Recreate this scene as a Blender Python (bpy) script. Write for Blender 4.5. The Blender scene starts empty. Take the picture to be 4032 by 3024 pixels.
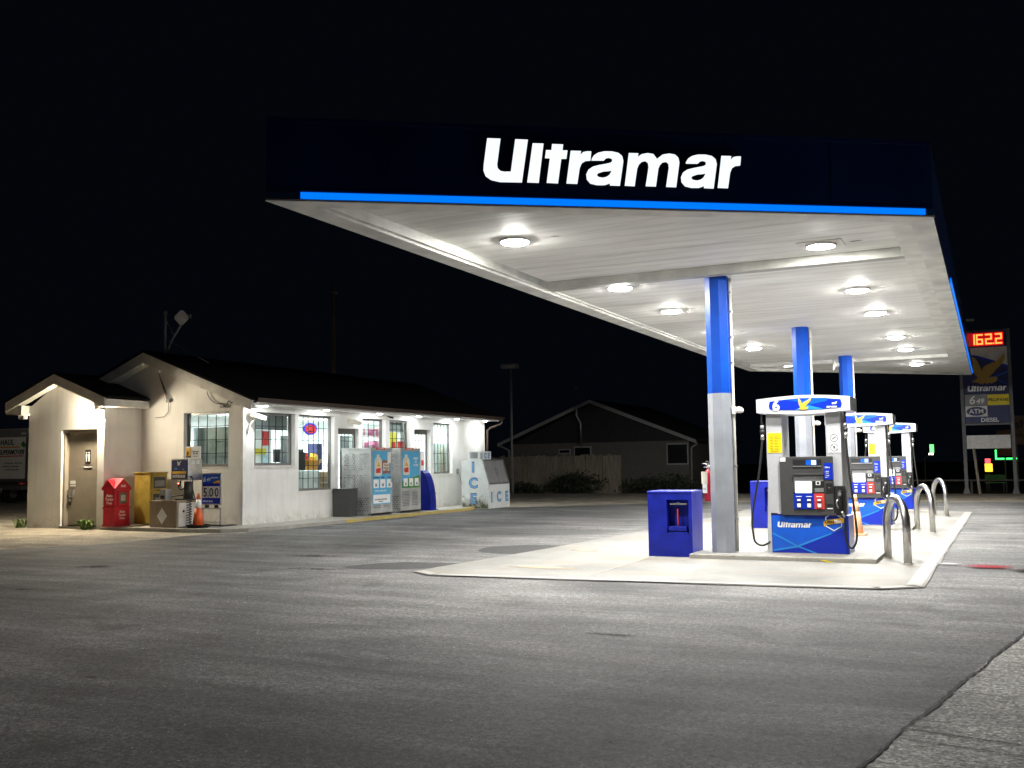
import bpy, bmesh, math, random
from mathutils import Vector, Matrix
random.seed(7)
SC = bpy.context.scene
COL = SC.collection
R = math.radians

# ------------------------------------------------------------------ camera, world, exposure
cam = bpy.data.cameras.new('camera'); co = bpy.data.objects.new('camera', cam); COL.objects.link(co)
F_, H_, ROLL = 3900.0, 310.0, 0.0142
pit = math.atan2(H_, F_); yaw = math.atan2(1887, math.hypot(F_, H_))
fh = Vector((-math.sin(yaw), math.cos(yaw), 0)); rt = Vector((math.cos(yaw), math.sin(yaw), 0)); up = Vector((0, 0, 1))
fwd = fh*math.cos(pit) + up*math.sin(pit); upc = -fh*math.sin(pit) + up*math.cos(pit)
RX = rt*math.cos(ROLL) - upc*math.sin(ROLL); UY = rt*math.sin(ROLL) + upc*math.cos(ROLL)
co.matrix_world = Matrix(((RX.x, UY.x, -fwd.x, 0), (RX.y, UY.y, -fwd.y, 0), (RX.z, UY.z, -fwd.z, 1.5), (0, 0, 0, 1)))
cam.sensor_width = 36; cam.lens = 36*F_/4032; cam.clip_start = .05; cam.clip_end = 1000
SC.camera = co
w = bpy.data.worlds.new('World'); SC.world = w; w.use_nodes = True
bg = w.node_tree.nodes['Background']; bg.inputs[0].default_value = (.30, .55, 1.0, 1); bg.inputs[1].default_value = .0010
SC.view_settings.view_transform = 'Standard'; SC.view_settings.look = 'None'
SC.view_settings.exposure = 1.5; SC.view_settings.gamma = 1
SC.cycles.use_denoising = True; SC.cycles.sample_clamp_indirect = 6; SC.cycles.max_bounces = 8
CANOPY_L, SOFFIT_L, ROOM_L = 360, 200, 11

# ------------------------------------------------------------------ materials
def M(name, col, rough=.6, metal=0., var=.12, scale=6., bump=0., bscale=80., spec=.5, coords='Object', detail=4):
    m = bpy.data.materials.new(name); m.use_nodes = True; nt = m.node_tree; N = nt.nodes; L = nt.links
    b = N['Principled BSDF']; b.inputs['Roughness'].default_value = rough; b.inputs['Metallic'].default_value = metal
    b.inputs['Specular IOR Level'].default_value = spec
    tc = N.new('ShaderNodeTexCoord')
    n = N.new('ShaderNodeTexNoise'); n.inputs['Scale'].default_value = scale; n.inputs['Detail'].default_value = detail
    L.new(tc.outputs[coords], n.inputs['Vector'])
    r = N.new('ShaderNodeValToRGB'); r.color_ramp.elements[0].position = .3; r.color_ramp.elements[1].position = .7
    r.color_ramp.elements[0].color = (*[max(0, c*(1-var)) for c in col], 1); r.color_ramp.elements[1].color = (*[min(1, c*(1+var)) for c in col], 1)
    L.new(n.outputs['Fac'], r.inputs[0]); L.new(r.outputs[0], b.inputs['Base Color'])
    if bump:
        n2 = N.new('ShaderNodeTexNoise'); n2.inputs['Scale'].default_value = bscale; n2.inputs['Detail'].default_value = 5
        L.new(tc.outputs[coords], n2.inputs['Vector'])
        bp = N.new('ShaderNodeBump'); bp.inputs['Strength'].default_value = bump; bp.inputs['Distance'].default_value = .02
        L.new(n2.outputs['Fac'], bp.inputs['Height']); L.new(bp.outputs[0], b.inputs['Normal'])
    return m
def E_(name, col, s):
    m = bpy.data.materials.new(name); m.use_nodes = True
    b = m.node_tree.nodes['Principled BSDF']; b.inputs['Base Color'].default_value = (*[c*.5 for c in col], 1)
    b.inputs['Emission Color'].default_value = (*col, 1); b.inputs['Emission Strength'].default_value = s
    return m
def glass(name, tint=(.92, .97, .96), f=1.45):
    m = bpy.data.materials.new(name); m.use_nodes = True; nt = m.node_tree; N = nt.nodes; L = nt.links
    N.remove(N['Principled BSDF']); o = N['Material Output']
    t = N.new('ShaderNodeBsdfTransparent'); t.inputs[0].default_value = (*tint, 1)
    g = N.new('ShaderNodeBsdfGlossy'); g.inputs['Roughness'].default_value = .03
    fr = N.new('ShaderNodeLayerWeight'); fr.inputs[0].default_value = .35
    pw_ = N.new('ShaderNodeMath'); pw_.operation = 'POWER'; L.new(fr.outputs['Facing'], pw_.inputs[0]); pw_.inputs[1].default_value = 3.5
    fr = N.new('ShaderNodeMath'); fr.operation = 'MULTIPLY_ADD'; L.new(pw_.outputs[0], fr.inputs[0]); fr.inputs[1].default_value = .6; fr.inputs[2].default_value = .025
    x = N.new('ShaderNodeMixShader'); L.new(fr.outputs[0], x.inputs[0]); L.new(t.outputs[0], x.inputs[1]); L.new(g.outputs[0], x.inputs[2])
    L.new(x.outputs[0], o.inputs[0]); return m
def ramp(nt, src, stops):
    r = nt.nodes.new('ShaderNodeValToRGB'); e = r.color_ramp.elements
    while len(e) < len(stops): e.new(.5)
    for k, (p, c) in enumerate(stops):
        e[k].position = p; e[k].color = (*c, 1) if isinstance(c, tuple) else (c, c, c, 1)
    nt.links.new(src, r.inputs[0]); return r.outputs[0]
def noise(nt, vec, scale, detail=6, rough=.55, dist=0):
    n = nt.nodes.new('ShaderNodeTexNoise'); n.inputs['Scale'].default_value = scale; n.inputs['Detail'].default_value = detail
    n.inputs['Roughness'].default_value = rough; n.inputs['Distortion'].default_value = dist
    nt.links.new(vec, n.inputs['Vector']); return n.outputs['Fac']
def mapping(nt, vec, scale=(1, 1, 1), rot=(0, 0, 0)):
    mp = nt.nodes.new('ShaderNodeMapping'); mp.inputs['Scale'].default_value = scale; mp.inputs['Rotation'].default_value = rot
    nt.links.new(vec, mp.inputs['Vector']); return mp.outputs[0]
def mix(nt, a, b, fac, mode='MIX'):
    x = nt.nodes.new('ShaderNodeMix'); x.data_type = 'RGBA'; x.blend_type = mode
    for s, v in ((x.inputs[0], fac), (x.inputs[6], a), (x.inputs[7], b)):
        if hasattr(v, 'is_output'): nt.links.new(v, s)
        elif isinstance(v, tuple): s.default_value = (*v, 1)
        else: s.default_value = v
    return x.outputs[2]
def bumpn(nt, h, strength, dist):
    b = nt.nodes.new('ShaderNodeBump'); b.inputs['Strength'].default_value = strength; b.inputs['Distance'].default_value = dist
    nt.links.new(h, b.inputs['Height']); nt.links.new(b.outputs[0], nt.nodes['Principled BSDF'].inputs['Normal'])
def base(name, rough=.8):
    m = bpy.data.materials.new(name); m.use_nodes = True; nt = m.node_tree
    tc = nt.nodes.new('ShaderNodeTexCoord'); nt.nodes['Principled BSDF'].inputs['Roughness'].default_value = rough
    return m, nt, tc.outputs['Object'], nt.nodes['Principled BSDF'].inputs['Base Color']
def asphalt_mat():
    m, nt, v, out = base('asphalt', .82)
    big = ramp(nt, noise(nt, v, .35, 5, .6, .6), [(.40, (.092, .0915, .091)), (.60, (.160, .158, .155))])
    st = noise(nt, mapping(nt, v, (.22, 1.5, 1), (0, 0, R(26))), 1.3, 6, .62, .3)
    c = mix(nt, big, ramp(nt, st, [(.40, .68), (.5, .98), (.62, 1.30)]), .75, 'MULTIPLY')
    st2 = noise(nt, mapping(nt, v, (.5, 3.2, 1), (0, 0, R(-14))), 1.1, 5, .6, .5)
    c = mix(nt, c, ramp(nt, st2, [(.42, .82), (.6, 1.25)]), .6, 'MULTIPLY')
    fine = noise(nt, v, 22, 8, .75); grit = noise(nt, v, 75, 4, .7)
    c = mix(nt, c, ramp(nt, fine, [(.40, .5), (.5, 1.0), (.61, 1.5)]), .8, 'MULTIPLY')
    c = mix(nt, c, ramp(nt, grit, [(.41, .45), (.5, 1.0), (.6, 1.75)]), .85, 'MULTIPLY')
    oil = ramp(nt, noise(nt, v, .8, 5, .6, .8), [(.33, .5), (.42, 1.0)])
    c = mix(nt, c, oil, .8, 'MULTIPLY')
    c = mix(nt, c, ramp(nt, noise(nt, v, 1.7, 3), [(.4, (1, 1, 1)), (.75, (1.0, .95, .91))]), .6, 'MULTIPLY')
    nt.links.new(c, out)
    bumpn(nt, mix(nt, fine, grit, .6), .55, .012); return m
def concrete_mat(name, lo, hi, stain=(.42, .36, .27), amt=.45, sc=.7):
    m, nt, v, out = base(name, .75)
    c = ramp(nt, noise(nt, v, sc, 6, .6, .4), [(.3, lo), (.7, hi)])
    s = ramp(nt, noise(nt, mapping(nt, v, (.35, 1.3, 1)), 1.3, 5, .6), [(.5, 0.0), (.72, 1.0)])
    f = nt.nodes.new('ShaderNodeMath'); f.operation = 'MULTIPLY'; nt.links.new(s, f.inputs[0]); f.inputs[1].default_value = amt
    c = mix(nt, c, stain, f.outputs[0])
    g = noise(nt, v, 40, 6, .7)
    c = mix(nt, c, ramp(nt, g, [(.3, .7), (.6, 1.08)]), .7, 'MULTIPLY')
    spots = ramp(nt, noise(nt, v, 5.5, 3, .5), [(.24, .55), (.31, 1.0)])
    c = mix(nt, c, spots, .7, 'MULTIPLY')
    nt.links.new(c, out); bumpn(nt, g, .35, .01); return m
def gravel_mat():
    m, nt, v, out = base('gravel', .9)
    c = ramp(nt, noise(nt, v, 1.2, 6, .65, .3), [(.4, (.34, .30, .235)), (.6, (.56, .50, .39))])
    g = noise(nt, v, 18, 8, .8)
    c = mix(nt, c, ramp(nt, g, [(.40, .4), (.5, 1.0), (.6, 1.5)]), .85, 'MULTIPLY')
    d = noise(nt, mapping(nt, v, (.4, 2, 1)), 1.5, 5)
    c = mix(nt, c, ramp(nt, d, [(.35, .55), (.5, 1.0)]), .7, 'MULTIPLY')
    nt.links.new(c, out); bumpn(nt, g, .9, .04); return m
def rough_concrete_mat():
    m, nt, v, out = base('worn_concrete', .9)
    c = ramp(nt, noise(nt, v, 1.3, 6, .65), [(.4, (.56, .55, .52)), (.6, (.78, .77, .73))])
    vo = nt.nodes.new('ShaderNodeTexVoronoi'); vo.inputs['Scale'].default_value = 60; nt.links.new(v, vo.inputs['Vector'])
    c = mix(nt, c, ramp(nt, vo.outputs['Color'], [(.2, .45), (.6, 1.0), (.95, 1.7)]), .8, 'MULTIPLY')
    g = noise(nt, v, 30, 8, .75); c = mix(nt, c, ramp(nt, g, [(.3, .4), (.6, 1.2)]), .8, 'MULTIPLY')
    b = noise(nt, mapping(nt, v, (1.2, 16, 1)), 2.5, 5); c = mix(nt, c, ramp(nt, b, [(.38, .5), (.48, 1.0)]), .8, 'MULTIPLY')
    nt.links.new(c, out); bumpn(nt, g, .8, .012); return m
def stucco_mat():
    m, nt, v, out = base('white_stucco', .85)
    c = ramp(nt, noise(nt, v, 1.1, 6, .6, .4), [(.25, (.66, .65, .61)), (.7, (.80, .79, .76))])
    # chipped, dirty band low on the walls
    sx = nt.nodes.new('ShaderNodeSeparateXYZ'); nt.links.new(v, sx.inputs[0])
    z = nt.nodes.new('ShaderNodeMapRange'); nt.links.new(sx.outputs['Z'], z.inputs[0])
    z.inputs[1].default_value = .05; z.inputs[2].default_value = .38; z.inputs[3].default_value = 1; z.inputs[4].default_value = 0
    k = nt.nodes.new('ShaderNodeMath'); k.operation = 'MULTIPLY'; nt.links.new(z.outputs[0], k.inputs[0])
    nt.links.new(ramp(nt, noise(nt, v, 5, 6, .7), [(.45, 0.0), (.62, 1.0)]), k.inputs[1])
    c = mix(nt, c, (.50, .47, .41), k.outputs[0])
    streak = ramp(nt, noise(nt, mapping(nt, v, (5, 5, .35)), 1.2, 5), [(.3, .86), (.5, 1.0)])
    c = mix(nt, c, streak, .6, 'MULTIPLY')
    nt.links.new(c, out); bumpn(nt, noise(nt, v, 55, 6, .7), .5, .012); return m
def soffit_mat():
    m, nt, v, out = base('white_soffit_panels', .6)
    wv = nt.nodes.new('ShaderNodeTexWave'); wv.bands_direction = 'Y'; wv.wave_profile = 'SAW'; wv.inputs['Scale'].default_value = .9
    nt.links.new(v, wv.inputs['Vector'])
    seam = ramp(nt, wv.outputs['Fac'], [(0.0, .64), (.09, .95), (.5, 1.0), (1.0, .95)])
    c = ramp(nt, noise(nt, mapping(nt, v, (.5, 1.6, 1)), .9, 6, .6, .4), [(.4, (.66, .65, .61)), (.6, (.78, .77, .73))])
    c = mix(nt, c, seam, 1.0, 'MULTIPLY')
    d = ramp(nt, noise(nt, mapping(nt, v, (.3, 2.6, 1)), 1.6, 6, .6, .2), [(.36, .78), (.45, 1.0)])
    c = mix(nt, c, d, .8, 'MULTIPLY')
    nt.links.new(c, out); bumpn(nt, wv.outputs['Fac'], .3, .02); return m
def wood_mat(name, a, b, sc=(14, 14, .8)):
    m, nt, v, out = base(name, .85)
    n = noise(nt, mapping(nt, v, sc), 1.6, 7, .65, .6)
    nt.links.new(ramp(nt, n, [(.28, a), (.72, b)]), out); bumpn(nt, n, .5, .01); return m
def foliage_mat(name, a, b):
    m, nt, v, out = base(name, .7)
    nt.links.new(ramp(nt, noise(nt, v, 9, 3), [(.3, a), (.7, b)]), out); return m

m_asph = asphalt_mat(); m_slab = concrete_mat('pale_concrete', (.165, .162, .152), (.275, .27, .252), (.24, .19, .13), .7); m_edge = concrete_mat('concrete_edging', (.29, .286, .27), (.36, .355, .33), amt=.15)
m_curb = concrete_mat('kerb_concrete', (.30, .29, .26), (.44, .42, .37), (.2, .18, .14), .6, 2.)
m_walk = concrete_mat('walkway_concrete', (.34, .33, .29), (.48, .46, .41), (.25, .22, .17), .5, 1.2)
m_yel = concrete_mat('faded_yellow_kerb_paint', (.42, .32, .08), (.55, .43, .14), (.35, .33, .28), .8, 3.)
m_grav = gravel_mat(); m_strip = rough_concrete_mat(); m_stucco = stucco_mat(); m_soff = soffit_mat()
m_crack = M('crack_tar', (.012, .012, .012), .9)
m_dirt = M('dark_earth', (.035, .036, .026), .95, var=.4, scale=2, bump=.6, bscale=20)
m_white = M('white_paint', (.72, .71, .68), .5); m_wtrim = M('white_trim', (.66, .64, .59), .55, var=.18, scale=3)
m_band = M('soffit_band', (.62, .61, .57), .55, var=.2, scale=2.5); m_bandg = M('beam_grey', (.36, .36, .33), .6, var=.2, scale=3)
m_navy = M('navy_fascia', (.010, .034, .14), .3, var=.25, scale=.8); m_strip_led = E_('blue_light_strip', (.0, .19, 1.0), .38)
m_off = M('unlit_strip', (.02, .09, .22), .3)
m_sign = E_('lit_white_letters', (.86, .95, 1.0), .40); m_lens = E_('lit_lens', (1.0, .985, .94), CANOPY_L)
m_lens2 = E_('lit_soffit_lens', (.97, 1.0, 1.0), SOFFIT_L); m_pack = E_('lit_wall_lamp', (1.0, .86, .64), 400)
m_colblue = M('column_blue', (.0005, .056, .40), .45, var=.15, spec=.2, scale=3); m_colgrey = M('column_grey', (.32, .34, .38), .38, metal=.3, var=.16, scale=2.5)
m_steel = M('brushed_steel', (.55, .54, .51), .3, metal=1., var=.15, scale=9); m_galv = M('galvanised', (.42, .43, .43), .42, metal=.85, var=.15, scale=4)
m_silver = M('silver_paint', (.58, .59, .61), .34, metal=.3, var=.06); m_head = M('header_white', (.52, .53, .55), .4, var=.08, scale=4); m_bluebin = M('blue_plastic', (.006, .015, .29), .42, var=.28, scale=4, spec=.35, bump=.12, bscale=14)
m_pblue = M('pump_blue', (.004, .026, .42), .3, var=.1, scale=2); m_pmid = M('pump_mid_blue', (.006, .10, .60), .3, var=.15, scale=3); m_plight = M('pump_light_blue', (.02, .25, .72), .3, var=.2, scale=3)
m_black = M('black_plastic', (.014, .014, .015), .42); m_dkgrey = M('charcoal_plastic', (.05, .05, .05), .45); m_grey = M('mid_grey', (.22, .22, .22), .5)
m_rub = M('black_rubber', (.012, .012, .012), .55); m_gold = M('gold_ink', (.72, .42, .03), .5, var=.1); m_goldd = M('dull_gold', (.45, .27, .04), .5)
m_yell = M('yellow_sticker', (.85, .66, .0), .5, var=.04); m_ink = M('black_ink', (.015, .015, .015), .6); m_wink = M('white_ink', (.86, .86, .86), .5, var=.02)
m_red = M('red_paint', (.50, .012, .03), .4, var=.08); m_redl = M('red_label', (.62, .04, .03), .5); m_orange = M('cone_orange', (.75, .12, .025), .55, var=.2, scale=9); m_orangep = M('faded_cone_orange', (.80, .40, .22), .55, var=.12, scale=9)
m_navyink = M('navy_ink', (.012, .02, .12), .5); m_skyink = M('light_blue_ink', (.10, .42, .68), .5, var=.05); m_iceblue = M('ice_letter_blue', (.16, .38, .68), .5, var=.15, scale=20)
m_green = M('green_ink', (.05, .25, .03), .5, var=.3, scale=8); m_screen = E_('lit_screen', (.95, 1.0, 1.0), 1.3); m_lcd = E_('lit_display', (.35, .5, 1.0), .75)
m_brown = M('brown_metal', (.07, .045, .035), .4, metal=.2); m_alu = M('bronze_frame', (.16, .155, .15), .4, metal=.4); m_tauped = M('taupe_door', (.27, .235, .185), .45, var=.07, scale=4, bump=.1)
m_ylwbox = M('newspaper_yellow', (.42, .30, .05), .5, var=.2, scale=5); m_shing = M('dark_shingles', (.009, .009, .009), .95, var=.5, scale=14, bump=.8, bscale=30, spec=.1)
m_glass = glass('window_glass'); m_glassd = glass('dull_plastic_window', (.75, .78, .74))
m_plank = wood_mat('weathered_board', (.20, .155, .10), (.34, .27, .19)); m_fence = wood_mat('grey_fence_wood', (.12, .10, .075), (.46, .40, .32)); m_pole = wood_mat('pole_wood', (.14, .12, .10), (.26, .23, .19))
m_house = M('neighbour_stucco', (.145, .135, .12), .85, var=.08, scale=3); m_siding = M('dark_siding', (.03, .03, .034), .8, var=.2, scale=5); m_hfas = M('neighbour_fascia', (.36, .36, .35), .6)
m_drk = M('dark_window', (.01, .011, .014), .15); m_bush = foliage_mat('bush_leaves', (.022, .030, .014), (.05, .066, .03)); m_weed = foliage_mat('weed_leaves', (.06, .12, .02), (.16, .25, .05)); m_stem = M('plant_stem', (.06, .05, .03), .8)
m_cage = M('cage_sheet_steel', (.46, .46, .45), .5, metal=.35, var=.2, scale=3); m_ice = M('ice_white', (.66, .68, .67), .45, var=.08, scale=4, bump=.1, bscale=20)
m_card = M('cardboard', (.36, .25, .14), .8); m_cream = M('cream_card', (.70, .66, .55), .7); m_vinyl = M('shop_floor', (.5, .5, .48), .5); m_shopw = M('shop_wall', (.58, .62, .62), .7)
m_redled = E_('red_numerals', (1.0, .15, .03), 1.5); m_redglow = E_('red_display_light', (1.0, .02, .02), .55); m_grnled = E_('green_tube', (.05, 1.0, .16), 1.3)
m_neonr = E_('red_neon', (1.0, .07, .04), .42); m_neonb = E_('blue_neon', (.05, .06, 1.0), .45); m_tube = E_('lit_ceiling_tube', (.93, 1.0, 1.0), 3); m_reda = E_('red_indicator', (1.0, .1, .06), 5)

# ------------------------------------------------------------------ builders
class MB:
    def __init__(s): s.bm = bmesh.new(); s.mats = []
    def mi(s, m):
        if m not in s.mats: s.mats.append(m)
        return s.mats.index(m)
    def faces(s, vs, fs, m):
        i = s.mi(m); V = [s.bm.verts.new(v) for v in vs]; out = []
        for f in fs:
            try: q = s.bm.faces.new([V[k] for k in f])
            except ValueError: continue
            q.material_index = i; out.append(q)
        return V, out
    def box(s, x0, x1, y0, y1, z0, z1, m, bev=0, seg=2):
        x0, x1 = sorted((x0, x1)); y0, y1 = sorted((y0, y1)); z0, z1 = sorted((z0, z1))
        vs = [(x, y, z) for z in (z0, z1) for y in (y0, y1) for x in (x0, x1)]
        V, fs = s.faces(vs, [(0, 2, 3, 1), (4, 5, 7, 6), (0, 1, 5, 4), (1, 3, 7, 5), (3, 2, 6, 7), (2, 0, 4, 6)], m)
        if bev:
            es = list({e for f in fs for e in f.edges})
            r = bmesh.ops.bevel(s.bm, geom=es, offset=bev, segments=seg, affect='EDGES', profile=.6)
            for f in r['faces']: f.material_index = s.mi(m)
        return s
    def prism(s, pts, axis, a, b, m):
        """polygon in the plane across `axis`, extruded from a to b"""
        f = {'x': lambda p, d: (d, p[0], p[1]), 'y': lambda p, d: (p[0], d, p[1]), 'z': lambda p, d: (p[0], p[1], d)}[axis]
        n = len(pts); vs = [f(p, a) for p in pts] + [f(p, b) for p in pts]
        fs = [tuple(range(n)), tuple(range(2*n-1, n-1, -1))] + [(k, (k+1) % n + 0, (k+1) % n + n, k+n) for k in range(n)]
        V, q = s.faces(vs, fs, m); bmesh.ops.recalc_face_normals(s.bm, faces=q); return s
    def hexa(s, vs, m):
        V, q = s.faces(vs, [(0, 1, 2, 3), (7, 6, 5, 4), (0, 4, 5, 1), (1, 5, 6, 2), (2, 6, 7, 3), (3, 7, 4, 0)], m)
        bmesh.ops.recalc_face_normals(s.bm, faces=q); return s
    def tube(s, pts, r, m, n=10, cap=True):
        P = [Vector(p) for p in pts]; rings = []; i = s.mi(m); rr = r if isinstance(r, (list, tuple)) else [r]*len(P)
        t0 = (P[1]-P[0]).normalized(); a = t0.orthogonal().normalized()
        for k, p in enumerate(P):
            t = ((P[min(k+1, len(P)-1)]-P[max(k-1, 0)])).normalized()
            a = (a - t*a.dot(t)); a = a.normalized() if a.length > 1e-6 else t.orthogonal().normalized()
            b = t.cross(a)
            rings.append([s.bm.verts.new(p + (a*math.cos(2*math.pi*j/n) + b*math.sin(2*math.pi*j/n))*rr[k]) for j in range(n)])
        for k in range(len(P)-1):
            for j in range(n):
                f = s.bm.faces.new((rings[k][j], rings[k][(j+1) % n], rings[k+1][(j+1) % n], rings[k+1][j])); f.material_index = i; f.smooth = True
        if cap:
            f = s.bm.faces.new(rings[0][::-1]); f.material_index = i; f = s.bm.faces.new(rings[-1]); f.material_index = i
        return s
    def lathe(s, prof, c, m, n=20, sx=1, sy=1, flat=False):
        i = s.mi(m); rings = []
        for (r, z) in prof: rings.append([s.bm.verts.new((c[0]+r*sx*math.cos(2*math.pi*j/n), c[1]+r*sy*math.sin(2*math.pi*j/n), c[2]+z)) for j in range(n)])
        for k in range(len(prof)-1):
            for j in range(n):
                f = s.bm.faces.new((rings[k][j], rings[k][(j+1) % n], rings[k+1][(j+1) % n], rings[k+1][j])); f.material_index = i; f.smooth = not flat
        f = s.bm.faces.new(rings[0][::-1]); f.material_index = i; f = s.bm.faces.new(rings[-1]); f.material_index = i
        return s
    def build(s, name, parent=None):
        me = bpy.data.meshes.new(name); s.bm.to_mesh(me); s.bm.free()
        for m in s.mats: me.materials.append(m)
        o = bpy.data.objects.new(name, me); COL.objects.link(o)
        if parent: o.parent = parent
        return o
def thing(name, label, cat, loc=(0, 0, 0), rz=0, group=None):
    o = bpy.data.objects.new(name, None); COL.objects.link(o); o.empty_display_size = .2
    o.location = loc; o.rotation_euler = (0, 0, rz); return tag(o, label, cat, group)
def tag(o, label, cat, group=None):
    o['label'] = label; o['category'] = cat
    if group: o['group'] = group
    return o
def struct(o, kind='structure'): o['kind'] = kind; return o
def dup(root, loc=None, label=None, rz=None):
    def cp(o, par):
        c = o.copy(); COL.objects.link(c); c.parent = par
        for ch in list(o.children): cp(ch, c)
        return c
    r = cp(root, None)
    if loc: r.location = loc
    if rz is not None: r.rotation_euler = (0, 0, rz)
    if label: r['label'] = label
    return r
def curve_mesh(cu, name, mat, parent, loc, rot):
    tmp = bpy.data.objects.new('tmp', cu); me = bpy.data.meshes.new_from_object(tmp)
    bpy.data.objects.remove(tmp); bpy.data.curves.remove(cu)
    me.name = name; me.materials.clear(); me.materials.append(mat)
    o = bpy.data.objects.new(name, me); COL.objects.link(o)
    if parent: o.parent = parent
    o.location = loc; o.rotation_euler = rot; return o
FRONT = (R(90), 0, 0); EAST = (R(90), 0, R(90))
def text(body, size, mat, parent, loc, rot=FRONT, bold=0., shear=0., ext=.002, align='LEFT', sx=1., name='lettering'):
    cu = bpy.data.curves.new('t', 'FONT'); cu.body = body; cu.size = size; cu.offset = bold*size; cu.shear = shear
    cu.extrude = ext; cu.align_x = align; cu.resolution_u = 3
    o = curve_mesh(cu, name, mat, parent, loc, rot); o.scale = (sx, 1, 1); return o
def shape(loops, name, mat, parent, loc, rot=FRONT, ext=.002, scale=1.):
    cu = bpy.data.curves.new('s', 'CURVE'); cu.dimensions = '2D'; cu.fill_mode = 'BOTH'; cu.extrude = ext
    for lp in loops:
        sp = cu.splines.new('POLY'); sp.points.add(len(lp)-1); sp.use_cyclic_u = True
        for p, q in zip(sp.points, lp): p.co = (q[0]*scale, q[1]*scale, 0, 1)
    return curve_mesh(cu, name, mat, parent, loc, rot)
GL = {'U': [[(0.048, 0.484), (0.195, 0.484), (0.154, 0.192), (0.159, 0.154), (0.191, 0.122), (0.233, 0.116), (0.304, 0.12), (0.358, 0.484), (0.499, 0.483), (0.425, 0.0), (0.182, -0.003), (0.084, 0.017), (0.026, 0.058), (0.002, 0.121), (0.007, 0.192)]],
'l': [[(0.551, 0.445), (0.673, 0.446), (0.612, 0.001), (0.483, 0.002)]],
't': [[(0.769, 0.444), (0.893, 0.444), (0.885, 0.377), (0.942, 0.378), (0.926, 0.281), (0.869, 0.278), (0.827, 0.001), (0.7, 0.004), (0.74, 0.279), (0.686, 0.28), (0.699, 0.374), (0.759, 0.374)]],
'r': [[(0.977, 0.376), (1.095, 0.377), (1.085, 0.334), (1.119, 0.366), (1.163, 0.376), (1.21, 0.377), (1.198, 0.269), (1.139, 0.262), (1.099, 0.236), (1.075, 0.182), (1.044, 0.002), (0.921, 0.003)]],
'a': [[(1.208, 0.27), (1.214, 0.295), (1.238, 0.331), (1.285, 0.363), (1.358, 0.382), (1.445, 0.384), (1.518, 0.37), (1.561, 0.335), (1.574, 0.277), (1.527, -0.006), (1.413, -0.005), (1.414, 0.018), (1.35, -0.004), (1.263, -0.006), (1.191, 0.01), (1.152, 0.055), (1.147, 0.113), (1.173, 0.168), (1.224, 0.204), (1.297, 0.225), (1.37, 0.24), (1.425, 0.254), (1.446, 0.273), (1.441, 0.298), (1.407, 0.308), (1.374, 0.3), (1.349, 0.274)],
 [(1.436, 0.164), (1.413, 0.12), (1.381, 0.095), (1.337, 0.082), (1.287, 0.088), (1.268, 0.109), (1.28, 0.128), (1.339, 0.15), (1.397, 0.156)]],
'm': [[(1.638, 0.372), (1.749, 0.373), (1.741, 0.333), (1.788, 0.364), (1.855, 0.379), (1.921, 0.37), (1.962, 0.316), (2.031, 0.368), (2.106, 0.382), (2.172, 0.372), (2.211, 0.338), (2.222, 0.283), (2.176, -0.004), (2.058, -0.003), (2.095, 0.214), (2.092, 0.262), (2.066, 0.283), (2.022, 0.274), (1.991, 0.24), (1.975, 0.203), (1.941, -0.002), (1.822, -0.002), (1.861, 0.214), (1.855, 0.264), (1.826, 0.284), (1.782, 0.274), (1.749, 0.239), (1.73, 0.195), (1.696, -0.006), (1.582, -0.003)]]}
GL['a2'] = [[(x+1.087, y) for x, y in lp] for lp in GL['a']]; GL['r2'] = [[(x+1.74, y) for x, y in GL['r'][0]]]
def wordmark(width, mat, parent, loc, rot=FRONT, ext=.002):
    """the station's slanted word as one piece of lettering"""
    return shape([lp for k in GL for lp in GL[k]], 'lettering', mat, parent, loc, rot, ext, width/2.956)
EAGLE = [[(x-487)/440, (990-y)/440] for x, y in [(487,570),(515,585),(545,610),(565,650),(585,700),(605,745),(612,785),(640,735),(670,715),(700,700),(740,685),(765,655),(768,690),(800,655),(830,640),(870,600),(905,555),(925,570),(925,610),(910,660),(880,700),(850,735),(800,780),(780,810),(760,830),(740,850),(720,870),(700,890),(740,885),(790,880),(830,895),(800,920),(820,925),(790,945),(790,960),(750,960),(750,985),(710,965),(680,985),(650,965),(620,985),(580,970),(540,955),(510,945),(485,955),(490,935),(515,920),(540,905),(550,890),(555,870),(530,850),(510,810),(500,770),(505,740),(495,700),(500,660),(490,620)]]
def sheet(name, pts, z, m, jit=0., step=.5, parent=None):
    """flat ground sheet whose outline is broken up a little"""
    out = []
    for k, p in enumerate(pts):
        q = pts[(k+1) % len(pts)]; d = math.dist(p, q); n = max(1, int(d/step)) if jit and d < 80 else 1
        for j in range(n):
            t = j/n; jx = random.uniform(-jit, jit) if j else 0; jy = random.uniform(-jit, jit) if j else 0
            out.append((p[0]+(q[0]-p[0])*t+jx, p[1]+(q[1]-p[1])*t+jy))
    b = MB(); V, fs = b.faces([(x, y, z) for x, y in out], [tuple(range(len(out)))], m)
    bmesh.ops.recalc_face_normals(b.bm, faces=fs)
    if fs[0].normal.z < 0: bmesh.ops.reverse_faces(b.bm, faces=fs)
    bmesh.ops.triangulate(b.bm, faces=fs); return b.build(name, parent)

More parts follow.
